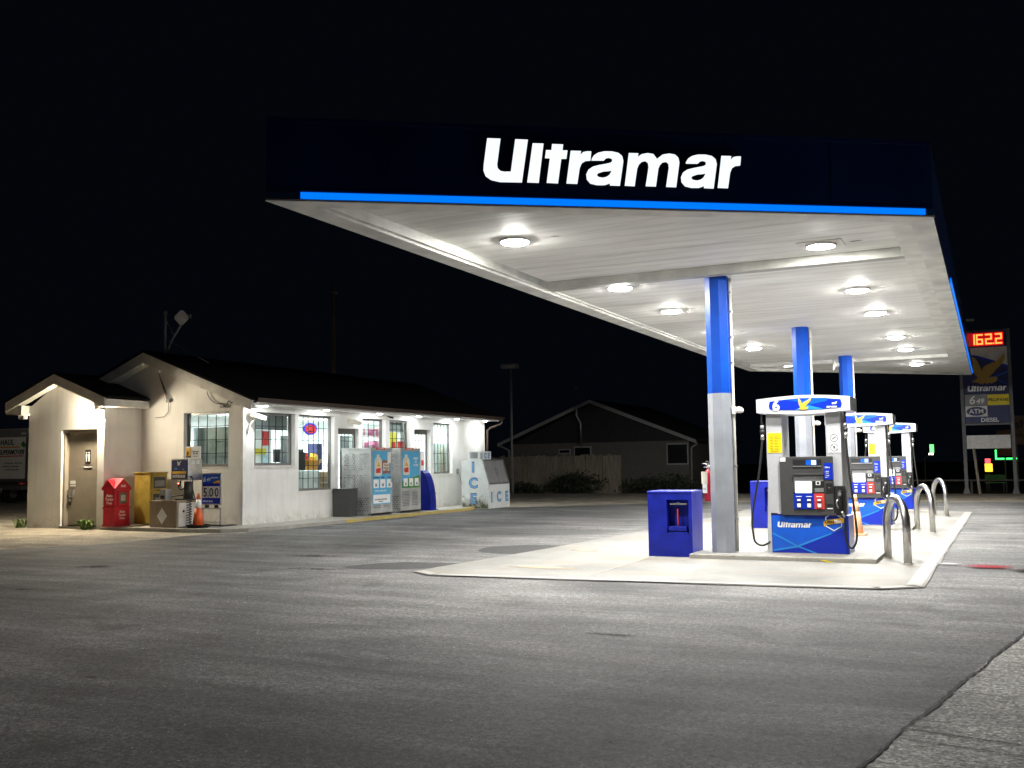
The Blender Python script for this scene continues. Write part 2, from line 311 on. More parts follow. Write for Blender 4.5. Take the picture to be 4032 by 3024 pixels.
# ------------------------------------------------------------------ ground
struct(sheet('ground', [(-300, -150), (300, -150), (300, 400), (-300, 400)], -.35, m_dirt))
b = MB(); b.box(-90, 60, -30, 44, -.35, 0, m_grav); struct(b.build('gravel_yard'))
struct(sheet('asphalt_forecourt', [(-16.9, -25), (-16.95, 12.6), (-15.95, 14.5), (-15.95, 17.3), (-15.3, 17.6), (-15.2, 28.6), (-14.4, 30.2), (-9.7, 34.7), (0, 35.9), (45, 38), (45, -25)], .006, m_asph, .07, .45))
struct(sheet('concrete_slab', [(-7.31, 11.9), (-6.84, 11.55), (-1.22, 12.0), (-.77, 12.35), (-.53, 29.3), (-1.5, 30.0), (-6.6, 29.6), (-6.62, 23.5), (-6.98, 15.8)], .018, m_slab, .02, .6))
b = MB()
for p, q, wd in [((-7.27, 11.9), (-6.84, 11.57), .15), ((-6.84, 11.57), (-1.22, 12.02), .16), ((-1.22, 12.02), (-.80, 12.37), .16), ((-.80, 12.37), (-.56, 29.2), .17)]:
    d = Vector((q[0]-p[0], q[1]-p[1], 0)).normalized(); n_ = Vector((-d.y, d.x, 0))*wd; P, Q = Vector((*p, .024)), Vector((*q, .024))
    b.faces([P, Q, Q+n_, P+n_], [(0, 1, 2, 3)], m_edge)
struct(b.build('slab_edging'))
b = MB()
for y in (17.6, 19.9, 26.4): b.box(-6.6, -.75, y-.008, y+.008, .0185, .0215, m_curb)
b.box(-4.82, -4.80, 12.0, 29.4, .0185, .0215, m_curb)
struct(b.build('slab_joints'))
# dark sealed patches and stains lying on the asphalt, red spill by the slab
def blob(name, cx, cy, rx, ry, rot, z, m, n=26, j=.25):
    pts = []
    for k in range(n):
        a = 2*math.pi*k/n; r_ = 1+random.uniform(-j, j)
        x, y = rx*r_*math.cos(a), ry*r_*math.sin(a); pts.append((cx+x*math.cos(rot)-y*math.sin(rot), cy+x*math.sin(rot)+y*math.cos(rot)))
    return struct(sheet(name, pts, z, m))
m_patch = M('sealed_asphalt', (.05, .05, .05), .8, var=.3, scale=10, bump=.4, bscale=60)
def fade_mat(name, col, rough=.5, noise_amt=.35):
    m, nt, v, out = base(name, rough); out.default_value = (*col, 1)
    g = nt.nodes.new('ShaderNodeTexCoord'); mp = nt.nodes.new('ShaderNodeMapping'); mp.inputs['Location'].default_value = (-1, -1, 0); mp.inputs['Scale'].default_value = (2, 2, 0)
    nt.links.new(g.outputs['Generated'], mp.inputs['Vector'])
    ln = nt.nodes.new('ShaderNodeVectorMath'); ln.operation = 'LENGTH'; nt.links.new(mp.outputs[0], ln.inputs[0])
    a = nt.nodes.new('ShaderNodeMath'); a.operation = 'MULTIPLY_ADD'; nt.links.new(noise(nt, v, 6, 6, .7), a.inputs[0]); a.inputs[1].default_value = noise_amt*2; nt.links.new(ln.outputs['Value'], a.inputs[2])
    nt.links.new(ramp(nt, a.outputs[0], [(.55, .9), (1.25, 0.0)]), nt.nodes['Principled BSDF'].inputs['Alpha']); return m
m_stain = fade_mat('oil_stain', (.06, .058, .055), .95, .58); m_spill = fade_mat('red_spill', (.34, .012, .03), .25, .3); m_blackspill = fade_mat('dark_spill', (.012, .009, .007), .25, .3); m_smear = fade_mat('ceiling_smear', (.16, .15, .13), .9, .6); m_tan = fade_mat('tan_stain', (.40, .31, .20), .8, .3); m_powder = fade_mat('white_powder', (.5, .5, .5), .9, .5)
for a in [(-7.9, 12.6, .85, .5, .5, .010, m_patch), (-7.35, 15.6, .75, .95, .3, .0102, m_patch)]: blob('sealed_patch', *a, n=20, j=.08)
for a in [(-12.4, 11.0, .9, .22, .5), (-5.9, 5.2, .20, .12, 0), (-11.0, 8.6, .4, .08, .6), (-10.2, 13.5, 1.1, .3, .3), (-3.0, 8.2, .55, .10, .2), (-8.9, 11.8, 1.2, .25, .2)]:
    blob('oil_stain', *a, .0105, m_stain, j=.35)
blob('tan_stain', -5.8, 12.9, .9, .16, .12, .0235, m_tan, j=.1); blob('tan_stain', -6.2, 15.6, .4, .2, .1, .0236, m_tan, j=.1)
blob('white_powder', -.62, 15.1, .5, .22, -.4, .0255, m_powder, j=.1); blob('red_spill', -.10, 14.86, .60, .24, -.6, .0257, m_spill, j=.1); blob('dark_spill',   .45, 14.42, .75, .2, -.7, .0259, m_blackspill, j=.1)
# worn concrete lane at the lower right, open joint between
def lx(y): return -.64+.188*(y-5.17)
struct(sheet('concrete_lane', [(lx(-3), -3)]+[(lx(y*.25)+random.uniform(-.02, .02), y*.25) for y in range(-11, 110)]+[(lx(27.5)+7, 27.5), (9, -3)], .012, m_strip))
b = MB(); a_, c_ = [], []
for k in range(0, 330):
    y = 3+k*.06; x = lx(y)+random.uniform(-.008, .008)+.009*math.sin(y*5); wv = .008+.007*random.random()+.004*math.sin(y*3); a_.append((x-wv, y, .0165)); c_.append((x+wv, y, .0165))
n_ = len(a_); b.faces(a_+c_, [(k, k+1, n_+k+1, n_+k) for k in range(n_-1)], m_crack)
for y0, ln, wd in [(5.95, 1.6, .006), (5.75, 1.4, .004), (7.0, 1.1, .004), (8.35, .6, .004), (6.05, .9, .003)]:
    p = [(lx(y0)+t*.06, y0-t*.012+random.uniform(-.006, .006)) for t in range(int(ln/.06))]
    n2 = len(p); b.faces([(x, y-wd, .0160) for x, y in p]+[(x, y+wd, .0160) for x, y in p], [(k, k+1, n2+k+1, n2+k) for k in range(n2-1)], m_crack)
struct(b.build('pavement_crack'))
# walkway round the shop
b = MB()
curb = [(-19.9, 17.75), (-18.6, 17.55), (-17.0, 17.45), (-15.9, 17.6), (-15.45, 18.0), (-15.22, 18.7), (-15.15, 21.4), (-15.15, 25), (-15.0, 28.0), (-15.3, 28.75), (-15.6, 28.9)]
b.prism(curb+[(-15.6, 31.9), (-16.45, 31.9), (-16.45, 19.05), (-19.9, 19.05)], 'z', -.05, .08, m_walk); struct(b.build('shop_walkway'))
b = MB()
def ribbon(pts, wd, z0, z1, m):
    for p, q in zip(pts, pts[1:]):
        d = Vector((q[0]-p[0], q[1]-p[1])).normalized(); n2 = Vector((-d.y, d.x))*wd
        b.hexa([(*p, z0), (*q, z0), (q[0]+n2.x, q[1]+n2.y, z0), (p[0]+n2.x, p[1]+n2.y, z0), (*p, z1), (*q, z1), (q[0]+n2.x, q[1]+n2.y, z1), (p[0]+n2.x, p[1]+n2.y, z1)], m)
ribbon([(x+.012*(1 if x > -15.5 else 0), y-.012) for x, y in curb[:7]], .12, -.04, .084, m_curb); ribbon([(x+.014, y) for x, y in curb[6:]], .14, -.04, .086, m_yel); struct(b.build('walkway_kerb'))
# parking bay lines by the shop, faint
m_line = M('worn_white_line', (.30, .30, .29), .8, var=.5, scale=6)
b = MB()
for y in (20.3, 23.2): b.faces([(-15.0, y, .0115), (-12.0, y-.1, .0115), (-12.0, y, .0115), (-15.0, y+.1, .0115)], [(0, 1, 2, 3)], m_line)
struct(b.build('painted_bay_line'))

m_grit = M('pale_grit', (.62, .60, .55), .9, var=.3, scale=3)
b = MB()
for k in range(520):
    y = 3.6+11*random.random()**1.3; x = -random.uniform(.1, 1.15)*y; s_ = random.uniform(.003, .009)*(1+.5*(random.random() < .06))
    P = [(x+s_*random.uniform(.6, 1.2)*math.cos(a), y+s_*random.uniform(.6, 1.2)*math.sin(a), .007) for a in (0, 1.25, 2.5, 3.8, 5.0)]
    b.faces(P+[(x, y, .0075+s_*.35)], [(0, 1, 5), (1, 2, 5), (2, 3, 5), (3, 4, 5), (4, 0, 5)], m_grit)
o = b.build('loose_grit'); tag(o, 'fine pale grit scattered over the dark asphalt', 'grit'); o['kind'] = 'stuff'
# ------------------------------------------------------------------ canopy
CP = [(-6.80, 8.16), (-.49, 12.49), (-.51, 37.69), (-6.84, 31.64)]
can = thing('fuel_canopy', 'flat navy canopy with white panelled underside over the pumps', 'canopy')
def inset(p, dx0, dx1, y0, y1):
    FL, FR, BR, BL = p; sl = (FR[1]-FL[1])/(FR[0]-FL[0])
    f = lambda x, c, base_: base_+sl*(x-c[0])
    xa, xb = FL[0]+dx0, FR[0]-dx1; sb = (BR[1]-BL[1])/(BR[0]-BL[0])
    return [(xa, FL[1]+sl*dx0+y0), (xb, FR[1]-sl*dx1+y0), (xb, BR[1]-sb*dx1-y1), (xa, BL[1]+sb*dx0-y1)]
i1 = inset(CP, .28, .26, .28, .28); i2 = inset(CP, .34, .50, .42, .42)
b = MB()
def ring(o, i, z, m):
    for k in range(4):
        q = (k+1) % 4; b.faces([(*o[k], z), (*o[q], z), (*i[q], z), (*i[k], z)], [(0, 3, 2, 1)], m)
def skirt(o, z0, z1, m):
    for k in range(4):
        q = (k+1) % 4; b.faces([(*o[k], z0), (*o[q], z0), (*o[q], z1), (*o[k], z1)], [(0, 1, 2, 3)], m)
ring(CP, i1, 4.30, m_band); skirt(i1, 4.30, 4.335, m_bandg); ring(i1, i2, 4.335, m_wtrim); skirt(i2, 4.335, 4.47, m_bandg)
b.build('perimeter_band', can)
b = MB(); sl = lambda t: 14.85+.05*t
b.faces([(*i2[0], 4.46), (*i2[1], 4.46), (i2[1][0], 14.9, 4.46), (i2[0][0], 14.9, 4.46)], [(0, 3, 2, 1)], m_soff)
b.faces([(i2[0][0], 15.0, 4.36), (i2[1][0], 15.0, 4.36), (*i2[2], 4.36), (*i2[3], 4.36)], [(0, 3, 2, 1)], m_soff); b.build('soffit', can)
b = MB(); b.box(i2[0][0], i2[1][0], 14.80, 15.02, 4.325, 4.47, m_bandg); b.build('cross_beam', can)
b = MB(); b.box(i2[0][0], i2[1][0], 30.0, 30.25, 4.27, 4.37, m_band); b.build('cross_beam', can)
d1 = Vector((CP[1][0]-CP[0][0], CP[1][1]-CP[0][1], 0)); LF = d1.length; d1.normalize(); n1 = Vector((d1.y, -d1.x, 0)); F0 = Vector((*CP[0], 0))
ang = math.atan2(d1.y, d1.x)
b = MB(); ext = [(p[0], p[1]) for p in CP]
skirt(CP, 4.30, 5.21, m_navy); b.build('fascia', can)
b = MB()
for k in range(1, 6): b.box(LF*k/6-.004, LF*k/6+.004, -.006, -.001, 4.42, 5.2, m_ink)
b.box(0, LF, -.02, -.001, 5.17, 5.215, m_navy); b.box(0, LF, -.012, -.001, 4.415, 4.43, m_navy); o = b.build('fascia_seams', can); o.location = F0; o.rotation_euler = (0, 0, ang)
b = MB(); b.prism([(x*.999, y) for x, y in inset(CP, .01, .01, .01, .01)], 'z', 5.0, 5.05, m_dkgrey); b.prism(inset(CP, .02, .02, .02, .02), 'z', 4.49, 4.52, m_dkgrey); b.build('deck', can)
for xa, xb in ((.0, .36), (LF-.11, LF)):
    b = MB(); b.box(xa, xb, -.02, -.002, 4.332, 4.40, m_off); o = b.build('unlit_strip_end', can); o.location = F0; o.rotation_euler = (0, 0, ang)
b = MB(); b.box(.36, LF-.11, -.024, -.002, 4.332, 4.402, m_strip_led); o = b.build('light_strip', can); o.location = F0; o.rotation_euler = (0, 0, ang)
b = MB(); b.box(0, LF, -.03, -.002, 4.30, 4.32, m_wtrim); o = b.build('drip_edge', can); o.location = F0; o.rotation_euler = (0, 0, ang)
b = MB(); b.box(-.488, -.465, 17.5, 37.4, 4.332, 4.402, m_strip_led); b.build('light_strip', can)
sg = thing('canopy_sign', 'backlit white word sign on the navy canopy front', 'sign', F0+Vector((0, 0, 0)), ang)
for k in GL:
    o = shape(GL[k], 'letter', m_sign, sg, (2.312, -.05, 4.553), FRONT, .045); o.data.materials.append(m_ink)
    for f in o.data.polygons: f.material_index = 0 if f.normal.z > .5 else 1
# canopy lights
def canopy_light(name, plate):
    t = thing(name, '', 'ceiling light', group='lights recessed in the canopy ceiling'); b = MB()
    if plate: b.box(-.3, .3, -.24, .24, -.012, 0, m_wtrim)
    b.lathe([(.212, 0), (.208, -.024), (.198, -.034), (.186, -.034), (.186, -.01)], (0, 0, -.012 if plate else 0), m_white, 24); b.build('housing', t)
    b = MB(); b.lathe([(.02, -.050), (.08, -.0475), (.13, -.041), (.165, -.031), (.183, -.018)], (0, 0, -.012), m_lens, 24, flat=True); b.build('lens', t); return t
cl = canopy_light('canopy_light', False); clp = canopy_light('canopy_light', True)
CL = [(-5.60, 11.76, 4.46, 'front left light under the canopy, before the grey cross beam'), (-5.38, 15.30, 4.36, 'left row canopy light just behind the cross beam'), (-5.38, 18.2, 4.36, 'left row canopy light second behind the cross beam'), (-5.38, 22.0, 4.36, 'left row canopy light hidden behind the nearest column'), (-5.38, 25.45, 4.36, 'left row canopy light seen between first and second columns'), (-5.45, 30.6, 4.36, 'left row canopy light farthest back beyond the rear beam'),
      (-2.00, 14.05, 4.46, 'front right canopy light with a square mounting plate'), (-1.93, 17.55, 4.36, 'right row canopy light just behind the cross beam'), (-1.93, 20.55, 4.36, 'right row canopy light second behind the cross beam'), (-1.93, 25.0, 4.36, 'right row canopy light third behind the cross beam'), (-1.93, 28.0, 4.36, 'right row canopy light just before the rear beam'), (-1.95, 32.6, 4.36, 'right row canopy light farthest back beyond the rear beam')]
for k, (x, y, z, lb) in enumerate(CL):
    if k == 0: o = cl
    elif k == 6: o = clp
    else: o = dup(cl)
    o.location = (x, y, z); o['label'] = lb
for k, (x, y, z, lb) in enumerate(CL):
    b = MB(); s_ = random.uniform(.8, 1.3); b.faces([(x+.18, y-.10, z-.004), (x+.18+.55*s_, y-.06, z-.004), (x+.18+.55*s_, y+.16, z-.004), (x+.18, y+.12, z-.004)], [(3, 2, 1, 0)], m_smear); b.build('dirt_smear', can)
# columns
def column(label):
    t = thing('canopy_column', label, 'column', group='faceted columns carrying the canopy')
    def sec(r): return [(r*math.cos(a)*1.0, r*math.sin(a)) for a in [R(22.5+45*k) for k in range(8)]]
    b = MB(); b.prism(sec(.187), 'z', 0, 2.44, m_colgrey); b.build('lower_cladding', t)
    b = MB(); b.prism(sec(.183), 'z', 2.44, 4.28, m_colblue); b.build('upper_cladding', t)
    b = MB(); b.tube([(.20, .03, .02), (.20, .03, 4.25)], .022, m_wtrim, 10); b.tube([(.19, .09, .02), (.19, .09, 4.25)], .018, m_steel, 10)
    for z in (.5, 1.3, 2.2, 2.9, 3.3, 3.7, 4.0): b.box(.165, .225, .0, .06, z, z+.03, m_galv)
    b.build('conduit', t); return t
cy = [15.25, 22.15, 29.05]
c1 = column('nearest blue and grey column standing beside the pump numbered 6'); c1.location = (-3.77, cy[0], .085)
dup(c1, (-3.66, cy[1], .085), 'middle blue and grey column seen above the nearest pump'); dup(c1, (-3.60, cy[2], .085), 'farthest blue and grey column with a white horn speaker near its top')
fl = thing('column_floodlight', 'white bullet floodlight on the nearest column', 'floodlight', (-3.56, cy[0], 2.26), group='white floodlights on the columns')
b = MB(); b.box(-.02, .02, -.06, .06, -.06, .06, m_white, .01); b.build('bracket', fl)
b = MB(); b.tube([(.02, 0, .005), (.035, 0, .006), (.075, 0, .003), (.11, -.006, -.003), (.14, -.008, -.012), (.152, -.008, -.015)], [.03, .042, .05, .046, .03, .01], m_white, 14); b.build('head', fl)
dup(fl, (-3.45, cy[1], 2.26), 'white floodlight on the middle column, seen through the nearest pump'); dup(fl, (-3.39, cy[2], 2.26), 'white floodlight on the farthest column, seen through the second pump')
hs = thing('horn_speaker', 'white horn speaker high on the farthest column', 'speaker', (-3.85, cy[2]-.05, 4.12))
b = MB(); b.tube([(.1, 0, 0), (.02, 0, 0), (-.06, -.02, -.0)], [.03, .05, .17], m_white, 16); b.build('horn', hs)
b = MB(); b.box(.05, .12, -.04, .04, -.05, .05, m_white, .01); b.build('driver', hs)

# ------------------------------------------------------------------ pump islands, pumps
def island(label):
    t = thing('pump_island', label, 'kerb island', group='raised concrete islands under the pumps'); b = MB()
    b.box(-1.36, 1.33, -.62, .75, .0, .085, m_curb, .015); b.box(-1.32, 1.29, -.58, .71, .084, .089, m_slab); b.build('kerb_body', t)
    return t
is1 = island('nearest raised concrete island with a yellow scuff, under the pump numbered 6'); is1.location = (-2.85, 15.44, 0)
b = MB(); b.faces([(.0+.55, -.623, .05), (.62, -.623, .052), (.80, -.623, .012), (.70, -.623, .012)], [(0, 1, 2, 3)], m_yell); b.build('yellow_scuff', is1)
dup_is = island('raised concrete island under the second pump from the front'); dup_is.location = (-2.85, 22.3, 0); dup(dup_is, (-2.85, 29.25, 0), 'farthest raised concrete island, under the rearmost pump')
def pump(number, label):
    t = thing('fuel_pump', label, 'fuel pump', group='fuel pumps in a row on the islands')
    D = .62   # front plane y=0, back y=D; x right, z up
    b = MB(); b.box(-.572, .55, 0, D, .0, .565, m_pblue, .012)
    y = -.003
    def tri(ps, m, yy): b.faces([(px, yy, pz) for px, pz in ps], [tuple(range(len(ps)))], m)
    tri([(-.56, .30), (-.20, .10), (-.56, .02)], m_pmid, -.002); tri([(-.20, .10), (.30, .30), (.52, .40), (.52, .52), (-.2, .52), (-.48, .52), (-.56, .30)][::-1][::-1], m_pmid, -.0022)
    tri([(-.56, .55), (-.1, .55), (.30, .305), (-.2, .10), (-.56, .30)], m_pmid, -.0026)
    tri([(-.56, .285), (-.56, .31), (-.19, .115), (.12, .0), (.06, .0), (-.2, .095)], m_plight, -.0034); tri([(-.56, .05), (-.2, .115), (.30, .315), (.30, .295), (-.19, .09), (-.56, .02)], m_plight, -.0038)
    b.build('base_cabinet', t)
    wordmark(.50, m_wink, t, (-.48, -.006, .385), FRONT, .002)
    b = MB(); b.prism([(-.645, 0.0), (-.572, 0.0), (-.572, .60), (-.40, .60), (-.385, .85), (-.41, 1.08), (-.37, 1.12), (-.37, 2.2), (-.60, 2.2), (-.605, 1.5), (-.60, 1.05)], 'y', .0, D-.05, m_silver); b.build('side_column', t)
    b = MB(); b.box(.27, .49, .0, D-.05, .99, 2.2, m_silver, .015); b.box(.373, .49, .05, D-.05, .565, .99, m_silver); b.build('side_column', t)
    # header
    b = MB(); arc = [(-.72+1.37*k/12, 2.325+.042*math.sin(math.pi*k/12)) for k in range(13)]; arc2 = [(-.72+1.37*k/12, 2.12-.038*math.sin(math.pi*k/12)) for k in range(12, -1, -1)]
    b.prism(arc+arc2, 'y', -.10, D+.06, m_head); b.build('header', t)
    hd = MB(); y0 = -.106
    A = [(-.515+1.035*k/14, 2.285+.037*math.sin(math.pi*k/14)) for k in range(15)]; B = [(-.515+1.035*k/14, 2.165-.022*math.sin(math.pi*k/14)) for k in range(14, -1, -1)]
    hd.faces([(px, y0, pz) for px, pz in [(-.53, 2.22)]+A+[(.535, 2.22)]+B], [tuple(range(32))], m_pblue)
    hd.faces([(px, y0-.001, pz) for px, pz in [(-.30, 2.31), (.0, 2.25), (.0, 2.29), (-.12, 2.315)]], [(0, 1, 2, 3)], m_pmid); hd.faces([(px, y0-.001, pz) for px, pz in [(.08, 2.22), (.33, 2.27), (.33, 2.315), (-.02, 2.318)]], [(0, 1, 2, 3)], m_pmid); hd.faces([(px, y0-.0015, pz) for px, pz in [(-.15, 2.145), (.04, 2.22), (.28, 2.146)]], [(0, 1, 2)], m_plight)
    o = hd.build('header_panel', t)
    text(number, .215, m_wink, o, (-.475, y0-.004, 2.15), bold=.035, name='numeral'); shape([EAGLE], 'emblem', m_gold, o, (-.09, y0-.006, 2.142), FRONT, .002, .188)
    text('self\nservice', .052, m_wink, o, (.46, y0-.004, 2.215), bold=.012, shear=.2, align='RIGHT')
    # console
    b = MB(); b.box(-.41, .365, -.06, D, .567, 1.445, m_dkgrey, .012); b.build('console', t)
    b = MB(); b.box(-.21, .205, -.066, -.05, 1.31, 1.40, m_black); b.box(-.02, .09, -.069, -.06, 1.317, 1.392, m_pmid); b.box(.06, .13, -.070, -.06, 1.32, 1.39, m_lcd); b.box(-.21, .205, -.075, -.05, 1.292, 1.308, m_galv); b.build('display', t)
    b = MB(); b.box(-.215, .235, -.068, -.05, .655, 1.16, m_black, .004); b.box(-.215, .235, -.10, -.05, 1.165, 1.20, m_dkgrey, .006); b.box(-.205, .225, -.07, -.06, 1.08, 1.155, m_grey); b.build('keypad_surround', t)
    b = MB(); b.box(-.185, .05, -.073, -.06, .905, 1.075, m_screen); b.build('screen', t)
    b = MB()
    for xk in (-.207, .057):
        b = MB()
        for k in range(5): b.box(xk, xk+.015, -.074, -.06, .92+.032*k, .94+.032*k, m_galv)
        b.build('screen_keys', t)
    b = MB()
    b.box(.095, .20, -.074, -.06, 1.10, 1.15, m_galv); b.box(.115, .18, -.074, -.06, 1.02, 1.075, m_wink); b.box(.128, .167, -.076, -.06, 1.03, 1.065, m_ink); b.box(.095, .225, -.074, -.06, .915, .975, m_galv); b.build('card_reader', t)
    for k, (xa, xb, m) in enumerate([(-.21, -.065, m_pblue), (-.063, .083, m_pblue), (.085, .23, m_redl)]):
        b = MB(); b.box(xa, xb, -.074, -.06, .665, .895, m); b.box(xa+.045, xb-.045, -.082, -.07, .78, .82, m_black); b.box(xa+.047, xb-.047, -.084, -.072, .785, .812, m_wink); b.box(xa+.04, xb-.04, -.084, -.07, .685, .765, m_black); b.box(xa+.046, xb-.046, -.088, -.075, .69, .745, m_wink, .004); b.box(xa+.03, xb-.03, -.0755, -.07, .845, .855, m_wink)
        b.build('grade_button', t)
    b = MB(); b.box(.238, .362, -.068, -.05, 1.10, 1.345, m_pblue); b.build('info_plate', t)
    for z, s_ in ((1.27, .034), (1.215, .02), (1.19, .02), (1.155, .02), (1.13, .018)): text({1.27: 'Ultra', 1.215: '- Carte', 1.19: '- Card', 1.155: '- Points', 1.13: 'merci'}[z], s_, m_wink, t, (.252, -.071, z), bold=.02)
    b = MB(); b.box(.25, .355, -.066, -.05, .90, 1.05, m_black, .006); b.box(.29, .32, -.07, -.06, .975, .985, m_grey); b.build('card_slot', t); b = MB(); b.box(.26, .35, -.066, -.05, .68, .74, m_black); b.box(.265, .345, -.07, -.06, .668, .68, m_wink); b.build('receipt_slot', t)
    b = MB(); b.box(-.40, -.32, -.063, -.05, 1.375, 1.435, m_wink); b.build('sticker', t)
    # nozzle boot and nozzle
    b = MB(); b.prism([(.375, .575), (.525, .575), (.525, .93), (.50, 1.005), (.375, 1.005)], 'y', -.045, .12, m_black); b.build('nozzle_boot', t)
    b = MB(); b.tube([(.455, -.06, .93), (.445, -.10, .86), (.45, -.10, .72), (.47, -.08, .64)], [.035, .045, .032, .022], m_rub, 10); b.tube([(.47, -.08, .64), (.49, -.09, .60), (.50, -.07, .55)], [.02, .018, .014], m_steel, 8); b.tube([(.43, -.12, .82), (.41, -.15, .76), (.43, -.13, .68)], .012, m_galv, 6); b.box(.44, .48, -.15, -.12, .86, .9, m_galv, .006); b.build('nozzle', t)
    # stickers on the columns
    b = MB(); b.box(-.585, -.375, -.006, 0, 1.51, 1.81, m_yell)
    for k in range(9):
        zz = 1.745-.024*k; b.box(-.56+random.random()*.02, -.50, -.0075, -.005, zz, zz+.007, m_ink); b.box(-.485, -.44+random.random()*.05, -.0075, -.005, zz, zz+.007, m_ink)
    for zz in (1.785, 1.765, 1.525, 1.535): b.box(-.54, -.42, -.0075, -.005, zz, zz+.004, m_ink)
    b.build('warning_sticker', t)
    b = MB(); b.box(.30, .485, -.006, .0, 1.50, 1.785, m_wink); b.build('prohibition_sticker', t)
    for zc, kd in ((1.715, 0), (1.575, 1)):
        cc = lambda r: [(r*math.cos(2*math.pi*k/28), r*math.sin(2*math.pi*k/28)) for k in range(28)]
        shape([cc(.058), cc(.049)], 'ring_mark', m_ink, t, (.392, -.008, zc), FRONT, .001); s2 = .040
        sg_ = -1 if kd else 1
        shape([[(-s2, -s2*sg_+.004), (s2, s2*sg_+.004), (s2, s2*sg_-.004), (-s2, -s2*sg_-.004)]], 'slash_mark', m_ink, t, (.392, -.008, zc), FRONT, .001)
        shape([[(-.03, -.008), (.028, .004), (.028, .012), (-.03, .002)]] if not kd else [[(-.02, .012), (.0, .022), (.014, .006), (.004, -.008), (-.006, -.022), (-.014, -.018), (-.008, -.004)]], 'pictogram', m_ink, t, (.392, -.009, zc), FRONT, .001)
    # loyalty badge
    b = MB(); b.prism([(.20, .40), (.23, .43), (.485, .465), (.485, .535), (.23, .50), (.195, .47)], 'y', -.012, -.004, m_gold); b.build('badge', t)
    text('Ultra', .066, m_ink, t, (.215, -.014, .452), bold=.02, shear=.1); text('Max', .06, m_wink, t, (.345, -.014, .468), bold=.02, shear=.1)
    hx = lambda r: [(r*math.cos(R(30+60*k)), r*math.sin(R(30+60*k))) for k in range(6)]
    shape([hx(.135), hx(.122)], 'badge_outline', m_wink, t, (.34, -.008, .475), FRONT, .001)
    # hoses
    def hose(x0, xo, xe, ze, fy=-.02, tail=None):
        b = MB(); b.tube([(x0, fy, 2.10), (x0, fy, 1.9)], .017, m_rub, 8); b.build('hose_drop', t)
        b = MB(); b.tube([(x0, fy, 1.93), (x0, fy, 1.87)], .028, m_galv, 10); b.tube([(x0, fy, 1.86), (x0, fy, 1.80)], .034, m_black, 10); b.tube([(x0, fy, 1.79), (x0, fy, 1.71)], .026, m_steel, 10); b.build('breakaway', t)
        P = [Vector((x0, fy, 1.72)), Vector((x0+(xo-x0)*.35, fy-.03, 1.2)), Vector((xo, fy-.05, .55)), Vector((xo+.01, fy-.05, .25)), Vector(((xo*.6+xe*.4), fy-.04, .11)), Vector((xe, fy-.02, .13)), Vector((xe+(xe-xo)*.35, fy-.01, ze*.5)), Vector((xe+(xe-xo)*.35, fy, ze))]
        if tail: P = P[:4]+[Vector(q) for q in tail]
        pts = []
        for k in range(len(P)-1):
            p0, p1, p2, p3 = P[max(k-1, 0)], P[k], P[k+1], P[min(k+2, len(P)-1)]
            for j in range(7):
                u = j/7; pts.append(.5*((2*p1)+(-p0+p2)*u+(2*p0-5*p1+4*p2-p3)*u*u+(-p0+3*p1-3*p2+p3)*u**3))
        pts.append(P[-1]); b = MB(); b.tube(pts, .0165, m_rub, 8); b.build('hose', t)
    hose(.56, .655, .545, .55); hose(-.66, -.84, -.72, .2, tail=[(-.80, -.06, .15), (-.71, -.05, .11), (-.62, -.01, .15), (-.595, .05, .19)])
    return t
p1 = pump('6', 'nearest fuel pump, numbered 6 on its silver header'); p1.location = (-2.50, 15.38, .085)
p2 = pump('5', 'second fuel pump, half hidden behind the nearest one'); p2.location = (-2.50, 22.28, .085)
p3 = pump('4', 'farthest fuel pump in the row'); p3.location = (-2.50, 29.26, .085)
# hoop guards
def hoop(label):
    t = thing('hoop_guard', label, 'bollard', group='steel hoop guards at the island ends')
    P = [(0, -.40, 0)]+[(0, -.40*math.cos(math.pi*k/18), .53+.36*math.sin(math.pi*k/18)) for k in range(19)]+[(0, .40, 0)]
    b = MB(); b.tube(P, .055, m_steel, 16); b.build('hoop', t)
    b = MB()
    for s_ in (-1, 1): b.lathe([(.07, 0), (.06, .012)], (0, s_*.40, .0), m_curb, 14)
    b.build('grout_collar', t); return t
h1 = hoop('nearest steel hoop guard beside the pump numbered 6'); h1.location = (-1.29, 15.33, .018); h1.rotation_euler = (0, 0, R(24))
dup(h1, (-1.28, 21.56, .018), 'middle steel hoop guard beside the second pump'); dup(h1, (-1.25, 27.4, .018), 'farthest steel hoop guard beside the rearmost pump')
# service bins
def bin_(label):
    t = thing('service_bin', label, 'bin', group='blue service bins by the columns'); b = MB()
    b.prism([(-.345, 0), (.345, 0), (.355, .98), (-.355, .98)], 'y', .22, .62, m_bluebin)
    b.box(-.352, -.05, .0, .221, 0, .98, m_bluebin); b.box(.30, .352, 0, .221, 0, .98, m_bluebin); b.box(-.05, .30, .0, .221, 0, .36, m_bluebin); b.box(-.05, .30, 0, .221, .88, .98, m_bluebin); b.build('body', t)
    b = MB(); b.box(-.36, .36, -.01, .63, .98, 1.015, m_bluebin, .012); b.build('lid', t)
    b = MB(); b.box(-.03, .26, .02, .20, .40, .47, m_bluebin, .01); b.box(-.03, .28, .006, .03, .36, .385, m_bluebin); b.build('wash_tray', t)
    b = MB(); b.box(-.01, .26, .05, .10, .80, .825, m_grey, .006); b.lathe([(.03, 0), (.035, .02), (.02, .035)], (.12, .07, .815), m_grey, 10); b.build('towel_bar', t); return t
b1 = bin_('nearest blue service bin with a red handled squeegee in its recess'); b1.location = (-4.55, 15.0, .012)
dup(b1, (-4.42, 21.75, .012), 'blue service bin by the second island, half hidden behind the nearest pump')
